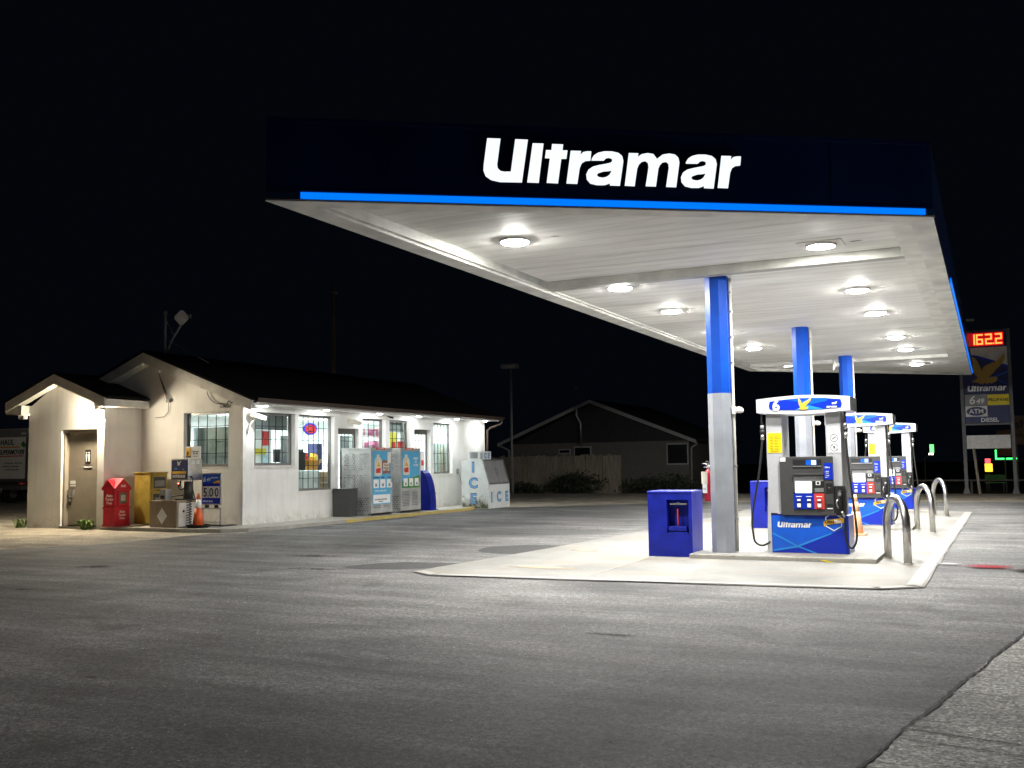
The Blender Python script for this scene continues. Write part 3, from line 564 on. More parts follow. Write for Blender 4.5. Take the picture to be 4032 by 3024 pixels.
sq = thing('squeegee', 'red handled squeegee standing in the wash tray of the nearest bin', 'squeegee', (-4.44, 15.08, .49)); b = MB(); b.tube([(0, 0, -.08), (-.012, .02, .26)], .012, m_redl, 8); b.build('handle', sq); b = MB(); b.box(-.07, .07, -.02, .02, -.11, -.07, m_black, .005); b.build('blade_head', sq)
# extinguisher
ex = thing('fire_extinguisher', 'red fire extinguisher with paper tags hung behind the nearest column', 'extinguisher', (-3.99, 15.28, .86))
b = MB(); b.lathe([(.06, 0), (.072, .02), (.072, .40), (.055, .46), (.02, .50)], (0, 0, 0), m_red, 18); b.build('cylinder', ex)
b = MB(); b.tube([(0, 0, .49), (0, 0, .56)], .016, m_steel, 8); b.tube([(0, 0, .54), (-.05, 0, .58), (-.10, 0, .585)], .009, m_steel, 6); b.tube([(0, 0, .52), (-.08, 0, .53)], .008, m_steel, 6)
for z in (.60, .56): b.tube([(-.02+.022*math.cos(2*math.pi*k/10), -.01, z+.022*math.sin(2*math.pi*k/10)) for k in range(11)], .004, m_steel, 5)
b.build('valve', ex)
b = MB(); b.tube([(.0, -.02, .53), (.06, -.05, .45), (.07, -.05, .2), (.06, -.05, .1)], .011, m_rub, 6); b.build('hose', ex)
b = MB(); b.box(-.095, .0, -.085, -.078, .27, .46, m_cream); b.build('yellow_tag', ex); b = MB(); b.box(-.08, -.01, -.082, -.076, .13, .27, m_wink); b.box(-.07, -.03, -.084, -.081, .20, .205, m_ink); b.box(-.07, -.03, -.084, -.081, .18, .185, m_ink); b.build('paper_tag', ex)
# cones
def cone(label, h, m, loc, collar):
    t = thing('traffic_cone', label, 'traffic cone', loc)
    b = MB(); s_ = h/.9; b.box(-.20*s_, .20*s_, -.20*s_, .20*s_, 0, .035, m_rub if collar else m, .01); b.build('foot', t)
    b = MB(); b.lathe([(.155*s_, .035), (.115*s_, .33*h), (.088*s_, .58*h)], (0, 0, 0), m, 24); b.lathe([(.055*s_, .82*h), (.03*s_, h), (.022*s_, h)], (0, 0, 0), m, 24); b.build('body', t)
    b = MB(); b.lathe([(.0885*s_, .58*h), (.0555*s_, .82*h)], (0, 0, 0), m_wink if collar else m, 24); b.build('collar', t); return t
cone('faded pale orange cone behind the nearest pump', .78, m_orangep, (-2.42, 20.2, .018), False)
cone('bright orange cone with white collar, in front of the lottery sign by the shop', .80, m_orange, (-16.92, 17.95, .085), True)

# ------------------------------------------------------------------ shop
shop = thing('convenience_store', 'low white stucco shop with dark gabled roof and brightly lit windows', 'shop')
def wall_holes(u0, u1, z0, z1, holes, fn, m, th, parent, name='wall', top=None):
    """wall with openings; fn(u, d, z) maps to a point, d = depth behind the outer face"""
    us = sorted({u0, u1, *[h for q in holes for h in q[:2]]}); zs = sorted({z0, z1, *[h for q in holes for h in q[2:]]}); b = MB()
    inh = lambda u, z: any(q[0] < u < q[1] and q[2] < z < q[3] for q in holes)
    solid = {}
    for i in range(len(us)-1):
        for j in range(len(zs)-1): solid[i, j] = not inh((us[i]+us[i+1])/2, (zs[j]+zs[j+1])/2)
    for (i, j), s_ in solid.items():
        if not s_: continue
        a, c, e, f = us[i], us[i+1], zs[j], zs[j+1]
        b.faces([fn(a, 0, e), fn(c, 0, e), fn(c, 0, f), fn(a, 0, f)], [(0, 1, 2, 3)], m); b.faces([fn(a, th, e), fn(c, th, e), fn(c, th, f), fn(a, th, f)], [(3, 2, 1, 0)], m)
        for di, dj, p, q in ((-1, 0, (a, e), (a, f)), (1, 0, (c, e), (c, f)), (0, -1, (a, e), (c, e)), (0, 1, (a, f), (c, f))):
            if not solid.get((i+di, j+dj), False): b.faces([fn(p[0], 0, p[1]), fn(q[0], 0, q[1]), fn(q[0], th, q[1]), fn(p[0], th, p[1])], [(0, 1, 2, 3)], m)
    if top: b.prism(*top)
    bmesh.ops.remove_doubles(b.bm, verts=b.bm.verts, dist=.0005); bmesh.ops.recalc_face_normals(b.bm, faces=b.bm.faces)
    return b.build(name, parent)
FX, GY = -16.5, 19.0
OPEN = {'W1': (19.42, 21.02, 1.51, 2.86), 'W2': (21.17, 22.75, .82, 2.86), 'D1': (22.93, 23.94, .08, 2.54), 'W3': (24.12, 25.34, .9, 2.86), 'W4': (25.57, 26.78, .9, 2.86), 'D2': (26.99, 28.02, .08, 2.61), 'W5': (28.2, 29.47, 1.16, 2.85)}
wall_holes(19.24, 31.63, 0, 3.06, list(OPEN.values()), lambda u, d, z: (FX-d, u, z), m_stucco, .24, shop)
GW = (-18.42, -16.96, 1.5, 2.87)
wall_holes(-22.9, -16.5, 0, 3.06, [GW], lambda u, d, z: (u, GY+d, z), m_stucco, .24, shop, top=([(-22.9, 3.06), (-16.5, 3.06), (-16.5, 3.10), (-19.5, 4.36), (-22.9, 3.10)], 'y', GY+.0, GY+.24, m_stucco))
b = MB(); b.prism([(-22.9, 0), (-16.5, 0), (-16.5, 3.10), (-19.5, 4.36), (-22.9, 3.0)], 'y', 31.63, 31.87, m_stucco); b.build('wall', shop); b = MB(); b.box(-22.9, -22.66, 19.24, 31.63, 0, 3.1, m_stucco); b.build('wall', shop)
b = MB(); b.box(-16.56, -16.488, 18.988, 19.08, .081, 3.0, m_white); b.build('corner_trim', shop)
# roof
sl_ = .385; ridge = (-19.5, 4.52)
b = MB()
for sgn, xe in ((1, -15.92), (-1, -23.1)):
    ze = ridge[1]-abs(xe-ridge[0])*sl_
    P = [(ridge[0], 4.52), (xe, ze), (xe, ze-.05), (ridge[0], 4.46)]; b.prism(P, 'y', 18.62, 32.05, m_shing)
b.build('roof', shop)
b = MB()   # rake boards under the gable
for xe in (-15.98, -23.05):
    s_ = 1 if xe > ridge[0] else -1; ze = 4.46-abs(xe-ridge[0])*sl_
    b.prism([(ridge[0], 4.455), (xe, ze-.005), (xe, ze-.25), (ridge[0], 4.185)], 'y', 18.66, 18.70, m_wtrim)
    b.prism([(ridge[0], 4.20), (xe, ze-.20), (xe, ze-.21), (ridge[0], 4.19)][::1], 'y', 18.70, 19.0, m_wtrim)
b.prism([(-16.5, 2.99), (-15.98, 2.99), (-15.98, 3.0), (-16.5, 3.18)], 'y', 18.655, 18.9, m_wtrim); b.build('rake_board', shop)
b = MB(); b.box(-16.5, -15.98, 18.9, 32.0, 3.0, 3.03, m_white); b.box(-16.0, -15.975, 18.72, 32.0, 2.99, 3.13, m_white); b.build('eave_soffit', shop)
b = MB(); b.prism([(-15.972, 3.03), (-15.84, 3.05), (-15.82, 3.15), (-15.835, 3.15), (-15.86, 3.07), (-15.972, 3.055)], 'y', 18.75, 32.15, m_brown); b.build('gutter', shop)
b = MB(); b.tube([(-15.9, 32.05, 3.05), (-15.9, 32.07, 2.95), (-15.95, 32.06, 2.90), (-16.3, 31.98, 2.78), (-16.42, 31.93, 2.68), (-16.44, 31.92, .2)], .04, m_brown, 10); b.build('downpipe', shop)
# openings: frames, panes, grilles
def window(key, u0, u1, z0, z1, side, nb=5, nh=3, grid=True):
    fn = (lambda u, d, z: (FX-d, u, z)) if side == 'E' else (lambda u, d, z: (u, GY+d, z))
    def bx(b, ua, ub, d0, d1, za, zb, m):
        p, q = fn(ua, d0, za), fn(ub, d1, zb); b.box(p[0], q[0], p[1], q[1], p[2], q[2], m)
    b = MB(); t_ = .055
    for a in ((u0+.003, u0+t_, z0+.003, z1-.003), (u1-t_, u1-.003, z0+.003, z1-.003)): bx(b, a[0], a[1], .12, .19, a[2], a[3], m_alu)
    bx(b, u0+t_, u1-t_, .12, .19, z0+.003, z0+t_+.02, m_alu); bx(b, u0+t_, u1-t_, .12, .19, z1-t_, z1-.003, m_alu); bx(b, u0+.003, u1-.003, -.015, .12, z0-.025, z0+.008, m_wtrim)
    fr_ = b.build('window', shop)
    b = MB(); bx(b, u0+t_, u1-t_, .15, .156, z0+t_+.02, z1-t_, m_glass); b.build('pane', fr_)
    if grid:
        b = MB()
        for k in range(1, nb+1): u = u0+(u1-u0)*k/(nb+1); bx(b, u-.008, u+.008, .20, .216, z0+.05, z1-.05, m_black)
        for k in range(1, nh+1): z = z0+(z1-z0)*k/(nh+1); bx(b, u0+.05, u1-.05, .205, .221, z-.008, z+.008, m_black)
        b.build('security_bars', fr_)
for k, nb, nh in (('W1', 5, 3), ('W2', 6, 5), ('W3', 3, 5), ('W4', 4, 6), ('W5', 5, 4)): window(k, *OPEN[k], 'E', nb, nh)
window('G', *GW, 'N', 4, 3)
def door(key, glassy):
    u0, u1, z0, z1 = OPEN[key]; b = MB(); X = FX-.13
    b.box(X-.05, X, u0+.003, u0+.07, z0, z1-.003, m_alu); b.box(X-.05, X, u1-.07, u1-.003, z0, z1-.003, m_alu); b.box(X-.05, X, u0+.07, u1-.07, z1-.16, z1-.003, m_alu); b.box(X-.05, X, u0+.07, u1-.07, z0, z0+.15, m_alu)
    d = b.build('door', shop); b = MB(); b.box(X-.03, X-.022, u0+.07, u1-.07, z0+.15, z1-.16, m_glass); b.build('pane', d); b = MB()
    for k in range(1, 5): u = u0+.07+(u1-u0-.14)*k/5; b.box(X-.075, X-.06, u-.008, u+.008, z0+.1, z1-.1, m_black)
    for k in range(1, 7): z = z0+(z1-z0)*k/7; b.box(X-.08, X-.065, u0+.05, u1-.05, z-.008, z+.008, m_black)
    b.build('security_bars', d)
    if glassy: b = MB(); b.tube([(X, u1-.14, .85), (X+.06, u1-.14, .9), (X+.06, u1-.14, 1.25), (X, u1-.14, 1.3)], .014, m_steel, 8); b.build('handle', d)
door('D1', False); door('D2', True)
# washroom annex
AY = 17.8
wall_holes(-22.6, -19.87, 0, 3.1, [(-21.38, -20.10, .06, 2.50)], lambda u, d, z: (u, AY+d, z), m_stucco, .24, shop, top=([(-22.6, 3.1), (-19.87, 3.1), (-21.38, 3.80)], 'y', AY, AY+.24, m_stucco))
b = MB(); b.box(-20.11, -19.87, 18.04, 19.0, 0, 3.1, m_stucco); b.build('wall', shop); b = MB(); b.box(-22.6, -22.36, 18.04, 19.0, 0, 3.1, m_stucco); b.build('wall', shop)
b = MB()
for xe in (-19.58, -23.2):
    ze = 3.97-abs(xe+21.38)*.375; b.prism([(-21.38, 3.97), (xe, ze), (xe, ze-.04), (-21.38, 3.92)], 'y', 17.5, 22.4 if xe < -21 else 18.99, m_shing)
b.prism([(-21.38, 3.97), (-19.9, 3.41), (-19.9, 3.37), (-21.38, 3.92)], 'y', 18.99, 21.5, m_shing); b.build('annex_roof', shop)
b = MB()
for xe in (-19.60, -23.18):
    ze = 3.925-abs(xe+21.38)*.375; b.prism([(-21.38, 3.915), (xe, ze-.005), (xe, ze-.25), (-21.38, 3.66)], 'y', 17.53, 17.57, m_wtrim)
    b.prism([(-21.38, 3.735), (xe, ze-.21), (xe, ze-.22), (-21.38, 3.70)], 'y', 17.57, AY, m_wtrim)
b.prism([(-23.19, 3.2), (-23.19, 2.94), (-22.6, 2.90), (-22.6, 3.15), (-22.95, 3.2)], 'y', 17.56, 17.79, m_wtrim); b.box(-23.18, -22.6, 17.8, 18.98, 2.95, 2.98, m_wtrim); b.box(-19.87, -19.60, 17.58, 18.98, 3.03, 3.05, m_white); b.box(-19.63, -19.59, 17.57, 18.98, 3.03, 3.215, m_white); b.box(-23.2, -23.17, 17.57, 18.98, 3.03, 3.2, m_wtrim); b.build('annex_fascia', shop)
b = MB(); b.box(-21.377, -21.31, AY+.06, AY+.24, .06, 2.497, m_tauped); b.box(-20.17, -20.103, AY+.06, AY+.24, .06, 2.497, m_tauped); b.box(-21.31, -20.17, AY+.06, AY+.24, 2.42, 2.497, m_tauped); b.build('door_frame', shop)
b = MB(); b.box(-21.31, -20.17, AY+.18, AY+.235, .08, 2.42, m_tauped); wd_ = b.build('washroom_door', shop)
b = MB(); b.box(-20.72, -20.53, AY+.172, AY+.18, 1.63, 1.98, m_ink); b.build('washroom_plate', wd_)
for x in (-20.67, -20.58):
    b = MB(); b.lathe([(.0, 0), (.018, .004), (.024, .02), (.018, .036), (.0, .04)], (x, AY+.168, 1.885), m_wink, 10, sy=.15); b.prism([(x-.03, 1.87), (x+.03, 1.87), (x+.02, 1.77), (x+.014, 1.68), (x-.014, 1.68), (x-.02, 1.77)], 'y', AY+.166, AY+.171, m_wink); b.build('pictogram', wd_)
b = MB(); b.box(-20.76, -20.47, AY+.172, AY+.18, 1.50, 1.58, m_ink); b.build('name_plate', wd_); text('WASHROOM', .045, m_wink, wd_, (-20.615, AY+.17, 1.525), bold=.01, align='CENTER')
b = MB(); b.box(-21.24, -21.06, AY+.172, AY+.18, 1.12, 1.20, m_wink); b.box(-21.24, -21.06, AY+.172, AY+.18, 1.06, 1.09, m_wink); b.build('notice_sticker', wd_)
b = MB(); b.prism([(-21.29, .96), (-21.09, .98), (-21.10, .80), (-21.24, .76)], 'y', AY+.13, AY+.18, m_galv); b.tube([(-21.22, AY+.17, .70), (-21.22, AY+.11, .70)], .035, m_steel, 12); b.box(-21.28, -21.2, AY+.165, AY+.18, .58, .66, m_brown); b.build('lock', wd_)
b = MB(); b.box(-21.38, -20.10, AY-.04, AY+.24, .0, .06, m_curb); b.build('door_sill', shop)
# shop interior
b = MB(); b.box(-22.6, -16.76, 19.26, 31.6, .0, .07, m_vinyl); b.build('shop_floor', shop)
b = MB(); b.box(-22.6, -16.76, 19.26, 31.6, 2.95, 2.98, m_shopw); b.build('ceiling', shop)
b = MB(); b.box(-20.6, -20.5, 19.26, 31.6, .07, 2.95, m_shopw); b.build('partition', shop)
tubes = [(-18.4, 20.4), (-18.4, 22.4), (-18.4, 24.6), (-18.4, 26.6), (-18.4, 28.6), (-18.4, 30.4)]
tl = None
for k, (x, y) in enumerate(tubes):
    if tl is None:
        tl = thing('ceiling_fixture', 'long tube light on the shop ceiling', 'ceiling light', group='tube lights inside the shop')
        b = MB(); b.box(-.16, .16, -.62, .62, -.05, 0, m_white); b.build('tray', tl); b = MB(); b.box(-.12, .12, -.6, .6, -.062, -.05, m_tube); b.build('diffuser', tl); o = tl
    else: o = dup(tl)
    o.location = (x, y, 2.95)
for k, o in enumerate([q for q in bpy.data.objects if q.name.startswith('ceiling_fixture')]):
    la = bpy.data.lights.new('lamp', 'AREA'); la.shape = 'RECTANGLE'; la.size = .24; la.size_y = 1.2; la.energy = ROOM_L*6; la.color = (.93, 1, 1); lo = bpy.data.objects.new('lamp', la); COL.objects.link(lo); lo.parent = o; lo.location = (0, 0, -.07)
# shelves with stock
cols = [(.7, .05, .05), (.75, .6, .05), (.05, .15, .6), (.75, .75, .72), (.65, .2, .35), (.1, .4, .15), (.8, .35, .05), (.55, .75, .85), (.85, .82, .75), (.3, .12, .08)]
m_pk = [M('packet_%s' % n, c, .45, var=.25, scale=30) for n, c in zip(['red', 'yellow', 'blue', 'white', 'pink', 'green', 'orange', 'pale', 'cream', 'brown'], cols)]
def shelf(x, y, ln, levels, label, pal):
    t = thing('shop_shelf', label, 'shelf', (x, y, .07)); b = MB(); b.box(-.2, .2, -ln/2, -ln/2+.03, 0, levels[-1]+.3, m_white); b.box(-.2, .2, ln/2-.03, ln/2, 0, levels[-1]+.3, m_white)
    for z in levels: b.box(-.2, .2, -ln/2+.03, ln/2-.03, z-.02, z, m_white)
    b.build('rack', t); b = MB()
    for z in levels:
        yy = -ln/2+.05
        while yy < ln/2-.14:
            wdt = random.uniform(.07, .16); hh = random.uniform(.12, .25); m = m_pk[random.choice(pal)]
            b.box(-.12, .17, yy, yy+wdt, z+.001, z+hh, m); yy += wdt+.012
    o = b.build('packets', t); o['kind'] = 'stuff'; return t
shelf(-17.02, 25.25, 1.3, (.3, .7, 1.1, 1.5, 1.9, 2.3), 'shelf of pink and white packets behind the window right of the small door', [4, 4, 3, 0, 4, 8])
shelf(-19.9, 21.9, 3.0, (.3, .7, 1.1, 1.5, 1.9), 'long shelf of mixed packets at the back of the shop behind the tall window', [0, 3, 7, 3, 2, 6, 8, 3])
shelf(-18.3, 30.2, 1.6, (.3, .7, 1.1, 1.5, 1.9), 'shelf of packets seen through the open shop entrance door', [3, 7, 3, 1, 6, 5])
cl_ = thing('drinks_cooler', 'white drinks cooler behind the narrow right hand window', 'cooler', (-17.25, 29.62, .07)); b = MB(); b.box(-.3, .3, -.7, .7, 0, 2.1, m_shopw, .02); b.build('cabinet', cl_); b = MB()
for k in range(4): b.box(.301, .315, -.66+.33*k, -.35+.33*k, .2, 2.0, m_cream if k % 2 else m_shopw)
b.build('door_panels', cl_)
ct = thing('shop_counter', 'pale shop counter behind the first front window', 'counter', (-17.75, 21.1, .07)); b = MB(); b.box(-.3, .5, -.8, .75, 0, 1.35, m_shopw); b.box(-.33, .53, -.83, .78, 1.35, 1.39, m_dkgrey); b.build('body', ct)
def simple(name, label, cat, loc, parts, group=None, rz=0):
    t = thing(name, label, cat, loc, rz, group)
    for pn, bx, m in parts: b = MB(); b.box(*bx, m, .006); b.build(pn, t)
    return t
simple('cash_register', 'dark cash register on the counter behind the first front window', 'register', (-17.5, 21.55, 1.46), [('base', (-.18, .18, -.2, .2, 0, .12), m_black), ('screen', (-.03, .03, -.18, .18, .14, .5), m_dkgrey)])
simple('counter_display', 'blue and white display box standing on the counter', 'display', (-17.35, 20.75, 1.46), [('tray', (-.12, .12, -.22, .22, 0, .3), m_pk[2]), ('header_card', (-.02, .1, -.22, .22, .3, .42), m_pk[1])])
simple('display_stand', 'tall white display rack with one red pack at the first front window', 'display', (-17.05, 20.35, 1.46), [('back_card', (-.02, .0, -.3, .38, .05, .98), m_wink), ('red_pack', (.0, .06, .02, .2, .58, .95), m_pk[0]), ('yellow_pack', (.0, .06, -.3, .1, .35, .5), m_pk[1]), ('blue_pack', (.0, .05, .0, .25, .06, .34), m_pk[7])])
simple('roller_blind', 'grey roller blind half way down the first front window', 'blind', (-16.82, 20.55, 2.46), [('fabric', (-.005, .005, -.72, .55, 0, .36), m_grey), ('hem_bar', (-.012, .012, -.72, .55, -.02, 0), m_black)])
simple('coffee_machine', 'black machine behind the first front window', 'machine', (-17.05, 21.45, 1.46), [('body', (-.15, .15, -.17, .17, 0, .85), m_dkgrey), ('spout_bay', (.15, .17, -.1, .1, .2, .4), m_black)])
cb = thing('cardboard_carton', 'brown cardboard carton stacked low inside the tall window', 'carton', (-17.15, 22.95, .07), 0, 'cartons inside the tall front window')
b = MB(); b.box(-.25, .25, -.26, .26, 0, .62, m_card, .004); b.build('box', cb); b = MB(); b.box(.251, .253, -.26, .26, .3, .34, m_cream); b.build('tape', cb); cb['label'] = 'brown carton at the bottom right inside the tall front window'
dup(cb, (-17.15, 22.93, .70), 'brown carton stacked on another inside the tall front window'); dup(cb, (-17.2, 22.35, .07), 'brown carton at the bottom middle inside the tall front window')
simple('white_cabinet', 'white cabinet standing behind the tall window', 'cabinet', (-17.15, 22.2, .70), [('body', (-.25, .25, -.42, .4, 0, .66), m_shopw), ('door', (.25, .262, -.38, .36, .04, .62), m_white)])
bk = thing('snack_basket', 'orange and yellow snack basket on the cabinet inside the tall window', 'basket', (-17.1, 22.45, 1.37)); b = MB(); b.lathe([(.20, 0), (.30, .28), (.29, .29)], (0, 0, 0), m_pk[6], 16, flat=True); b.build('bowl', bk); b = MB()
for k in range(7): a = k*.9; b.box(.15*math.cos(a)-.06, .15*math.cos(a)+.06, .17*math.sin(a)-.05, .17*math.sin(a)+.05, .2, .38+.05*(k % 3), m_pk[[1, 6, 1, 8, 1, 0, 6][k]], .01)
b.build('snack_bags', bk)
simple('coffee_brewer', 'black coffee brewer on the cabinet inside the tall window', 'machine', (-17.15, 21.95, 1.37), [('body', (-.15, .15, -.16, .16, 0, .5), m_black), ('lid', (-.12, .12, -.12, .12, .5, .58), m_dkgrey)])
simple('drink_dispenser', 'dark drink dispenser beside the snack basket inside the tall window', 'machine', (-17.3, 22.95, 1.37), [('body', (-.15, .15, -.12, .12, 0, .75), m_navyink), ('tap', (.15, .2, -.03, .03, .2, .3), m_steel)])
simple('window_blind', 'blue grey plastic sheeting hung inside the gable window', 'blind', (-17.7, 19.34, 1.5), [('sheet', (-.72, .52, -.004, .004, .02, 1.0), M('grey_plastic_sheet', (.27, .32, .34), .4, var=.35, scale=3)), ('lower_sheet', (-.72, .72, .01, .016, .02, .55), M('blue_grey_sheet', (.13, .16, .18), .4, var=.4, scale=4))])
simple('door_blind', 'pale green panel hung behind the small front door', 'panel', (-16.95, 24.05, .3), [('board', (-.01, .01, -.42, .25, 0, 2.0), m_shopw), ('rail', (-.015, .015, -.42, .25, 2.0, 2.04), m_grey)])
pw = thing('window_poster', 'yellow and red poster in the fourth front window', 'poster', (-16.82, 26.45, 1.5), 0, 'posters inside the shop windows'); b = MB(); b.box(-.003, .003, -.36, .0, 0, 1.0, m_pk[1]); b.box(.003, .005, -.28, -.05, .2, .7, m_pk[0]); b.build('sheet', pw)
pw2 = thing('window_poster', 'white poster with red and blue blocks in the fourth front window', 'poster', (-16.82, 26.48, 1.5), 0, 'posters inside the shop windows'); b = MB(); b.box(-.003, .003, .0, .52, 0, 1.02, m_wink); b.box(.003, .005, .04, .45, .38, .72, m_pk[0]); b.box(.003, .005, .04, .4, .05, .33, m_skyink); b.build('sheet', pw2)
pw3 = thing('window_poster', 'narrow red and white poster high in the fourth front window', 'poster', (-16.82, 26.98, 2.25), 0, 'posters inside the shop windows'); b = MB(); b.box(-.003, .003, 0, .2, 0, .5, m_wink); b.box(.003, .005, .03, .16, .1, .4, m_pk[4]); b.build('sheet', pw3)
simple('door_notice', 'white and red notice on the shop entrance door glass', 'notice', (-16.64, 27.6, 1.0), [('paper', (0, .004, -.2, .25, 0, .9), m_wink), ('red_block', (.004, .006, .05, .2, .45, .62), m_redl)])
simple('window_valance', 'dark grey valance across the top of the fourth front window', 'blind', (-16.84, 26.7, 2.52), [('fabric', (-.004, .004, -.62, .22, 0, .32), m_grey)])
op = thing('open_sign', 'oval red and blue neon sign glowing in the tall window', 'neon sign', (-16.80, 22.08, 2.50))
b = MB(); b.tube([(0, .27*math.cos(2*math.pi*k/28), .15*math.sin(2*math.pi*k/28)) for k in range(29)], .014, m_neonb, 6); b.build('blue_ring', op)
b = MB(); b.tube([(0, .225*math.cos(2*math.pi*k/28), .105*math.sin(2*math.pi*k/28)) for k in range(29)], .010, m_neonr, 6); b.build('red_ring', op)
b = MB(); b.prism([(.29*math.cos(2*math.pi*k/24), .17*math.sin(2*math.pi*k/24)) for k in range(24)], 'x', -.03, -.022, m_navyink); b.build('backing', op)
text('OPEN', .16, m_neonr, op, (.01, 0, -.056), EAST, bold=.02, align='CENTER', ext=.008)

# soffit lights
sf = thing('eave_light', 'first eave light, at the left corner of the shop front', 'eave light', (-16.12, 19.35, 3.0), 0, 'lights under the shop eave')
b = MB(); b.lathe([(.10, 0), (.10, -.015), (.075, -.02)], (0, 0, 0), m_white, 18); b.build('rim', sf); b = MB(); b.lathe([(.02, -.034), (.055, -.03), (.072, -.021)], (0, 0, 0), m_lens2, 18, flat=True); b.build('lens', sf)
for y, lb in ((21.87, 'eave light above the tall window with the neon sign'), (24.45, 'eave light above the window of pink packets'), (26.67, 'eave light above the window with yellow poster'), (29.12, 'eave light above the narrow right hand window'), (31.18, 'last eave light, at the right corner of the shop front')): dup(sf, (-16.12, y, 3.0), lb)
# wall lamp on the annex
wl = thing('wall_lamp', 'glowing warm wall lamp above the washroom door', 'wall lamp', (-20.02, AY, 2.86)); b = MB(); b.box(-.17, .15, -.03, 0, -.11, .10, m_dkgrey, .008); b.build('back_plate', wl); b = MB(); b.prism([(-.19, .10), (.15, .10), (.15, .122), (-.19, .122)], 'y', -.20, 0, m_dkgrey); b.build('added_hood', wl)  # hood added to keep the lamp's glow off the wall above
b = MB(); b.box(-.165, .14, -.17, -.03, -.10, .085, m_pack, .045, 4); b.build('globe', wl)
ef = thing('added_eave_floodlight', 'dark floodlight tucked under the left eave of the washroom, its glow added to light the yard', 'floodlight', (-22.93, 17.85, 2.92)); b = MB(); b.box(-.09, .09, -.05, .10, -.10, .02, m_black, .02); b.build('housing', ef)
b = MB(); b.faces([(-.095, -.02, -.09), (-.095, .09, -.09), (-.095, .09, .0), (-.095, -.02, .0)], [(0, 1, 2, 3)], E_('added_glow_lens', (1.0, .88, .70), 1700)); b.faces([(-.07, .105, -.09), (.07, .105, -.09), (.07, .105, .0), (-.07, .105, .0)], [(0, 1, 2, 3)], E_('added_glow_lens_rear', (1.0, .88, .70), 1700)); b.build('lens', ef)  # dark fixture given an added glow to light the truck and yard
# cameras
def cctv(label, loc, d, ln):
    t = thing('security_camera', label, 'security camera', loc, 0, 'security cameras under the eave'); b = MB(); b.tube([(0, 0, 0), (.10, -.02, -.04), (.13, -.02, .02)], .018, m_cream, 8); b.lathe([(.05, 0), (.04, .02)], (0, 0, -.01), m_cream, 12); b.build('arm', t)
    b = MB(); d = Vector(d).normalized(); c = Vector((.13, -.02, .07)); s_ = d.cross(Vector((0, 0, 1))).normalized()*.055; u_ = s_.normalized().cross(d)*.05
    q = [c-d*ln*.4-s_-u_, c+d*ln*.6-s_-u_, c+d*ln*.6+s_-u_, c-d*ln*.4+s_-u_]; b.hexa(q+[p+u_*2 for p in q], m_cream); b.build('housing', t)
    b = MB(); c2 = c+d*ln*.6; b.tube([c2, c2+d*.01], .035, m_drk, 12); b.build('lens', t)
    return t
cctv('cream security camera at the left corner of the shop front', (-16.5, 19.35, 2.68), (.35, .75, -.22), .42); cctv('cream security camera above the small front door', (-16.5, 23.5, 2.66), (.45, .75, -.18), .40)
dm = thing('dome_camera', 'small grey dome camera under the eave corner', 'security camera', (-16.3, 19.08, 3.0)); b = MB(); b.lathe([(.075, 0), (.075, -.03), (.06, -.06), (.03, -.085), (.0, -.09)], (0, 0, 0), m_grey, 14); b.build('dome', dm)
dm2 = thing('dome_camera', 'tiny black camera between two windows under the eave', 'security camera', (-16.40, 25.45, 2.93)); b = MB(); b.tube([(-.1, 0, .04), (0, 0, 0), (.1, .03, -.02)], [.012, .03, .03], m_black, 10); b.build('body', dm2)
# cables on the gable, vent, conduit, outlet
def bez(P, n=8):
    P = [Vector(p) for p in P]; out = []
    for k in range(len(P)-1):
        p0, p1, p2, p3 = P[max(k-1, 0)], P[k], P[k+1], P[min(k+2, len(P)-1)]
        for j in range(n):
            u = j/n; out.append(.5*((2*p1)+(-p0+p2)*u+(2*p0-5*p1+4*p2-p3)*u*u+(-p0+3*p1-3*p2+p3)*u**3))
    return out+[P[-1]]
cb_ = thing('loose_cable', 'loop of loose black cable hanging on the gable wall', 'cable', (-17.2, 18.98, 3.2)); b = MB(); b.tube(bez([(-.25, 0, .27), (-.38, -.02, .27), (-.42, -.02, .16), (-.30, -.02, -.02), (-.12, -.02, -.12), (.08, -.02, -.15), (.2, -.02, -.16)]), .010, m_rub, 6); b.tube(bez([(.2, -.02, -.18), (.28, -.03, -.08), (.36, -.03, -.12), (.45, -.03, -.10), (.55, -.03, -.06)]), .013, m_rub, 6); b.build('cable', cb_); b = MB(); b.box(.02, .14, -.06, 0, -.24, -.17, m_grey, .01); b.build('clip_box', cb_)
gv = thing('service_mast', 'round vent cap with cable stays on the gable wall', 'service inlet', (-19.25, 18.98, 4.02)); b = MB(); b.tube([(0, 0, 0), (0, -.1, 0)], .08, m_wtrim, 14); b.build('cap', gv); b = MB()
for dx in (.30, .34, .38): b.tube([(.02, -.06, -.08), (dx, -.03, -.80)], .008, m_rub, 5)
b.box(.28, .40, -.06, 0, -.86, -.78, m_grey, .01); b.tube([(.34, -.02, -.86), (.34, -.02, -1.1), (.2, -.02, -1.22), (-.1, -.02, -1.24)], .008, m_rub, 5); b.build('stay_cables', gv)
cd = thing('wall_conduit', 'white conduit pipe rising at the front corner of the shop', 'pipe', (-16.48, 19.15, 2.3)); b = MB(); b.tube(bez([(0, 0, 0), (.03, .0, .15), (.06, .08, .30), (.05, .2, .35)]), .02, m_wtrim, 8); b.build('pipe', cd)
ou = thing('wall_outlet', 'grey electric outlet with hanging cord beside the ice chest', 'outlet', (-16.49, 29.78, 1.24)); b = MB(); b.box(0, .05, -.05, .05, -.09, .09, m_grey, .01); b.build('box', ou); b = MB(); b.tube(bez([(.05, 0, -.05), (.1, .02, -.2), (.15, .1, -.7), (.2, .1, -1.1)]), .008, m_rub, 5); b.build('cord', ou)
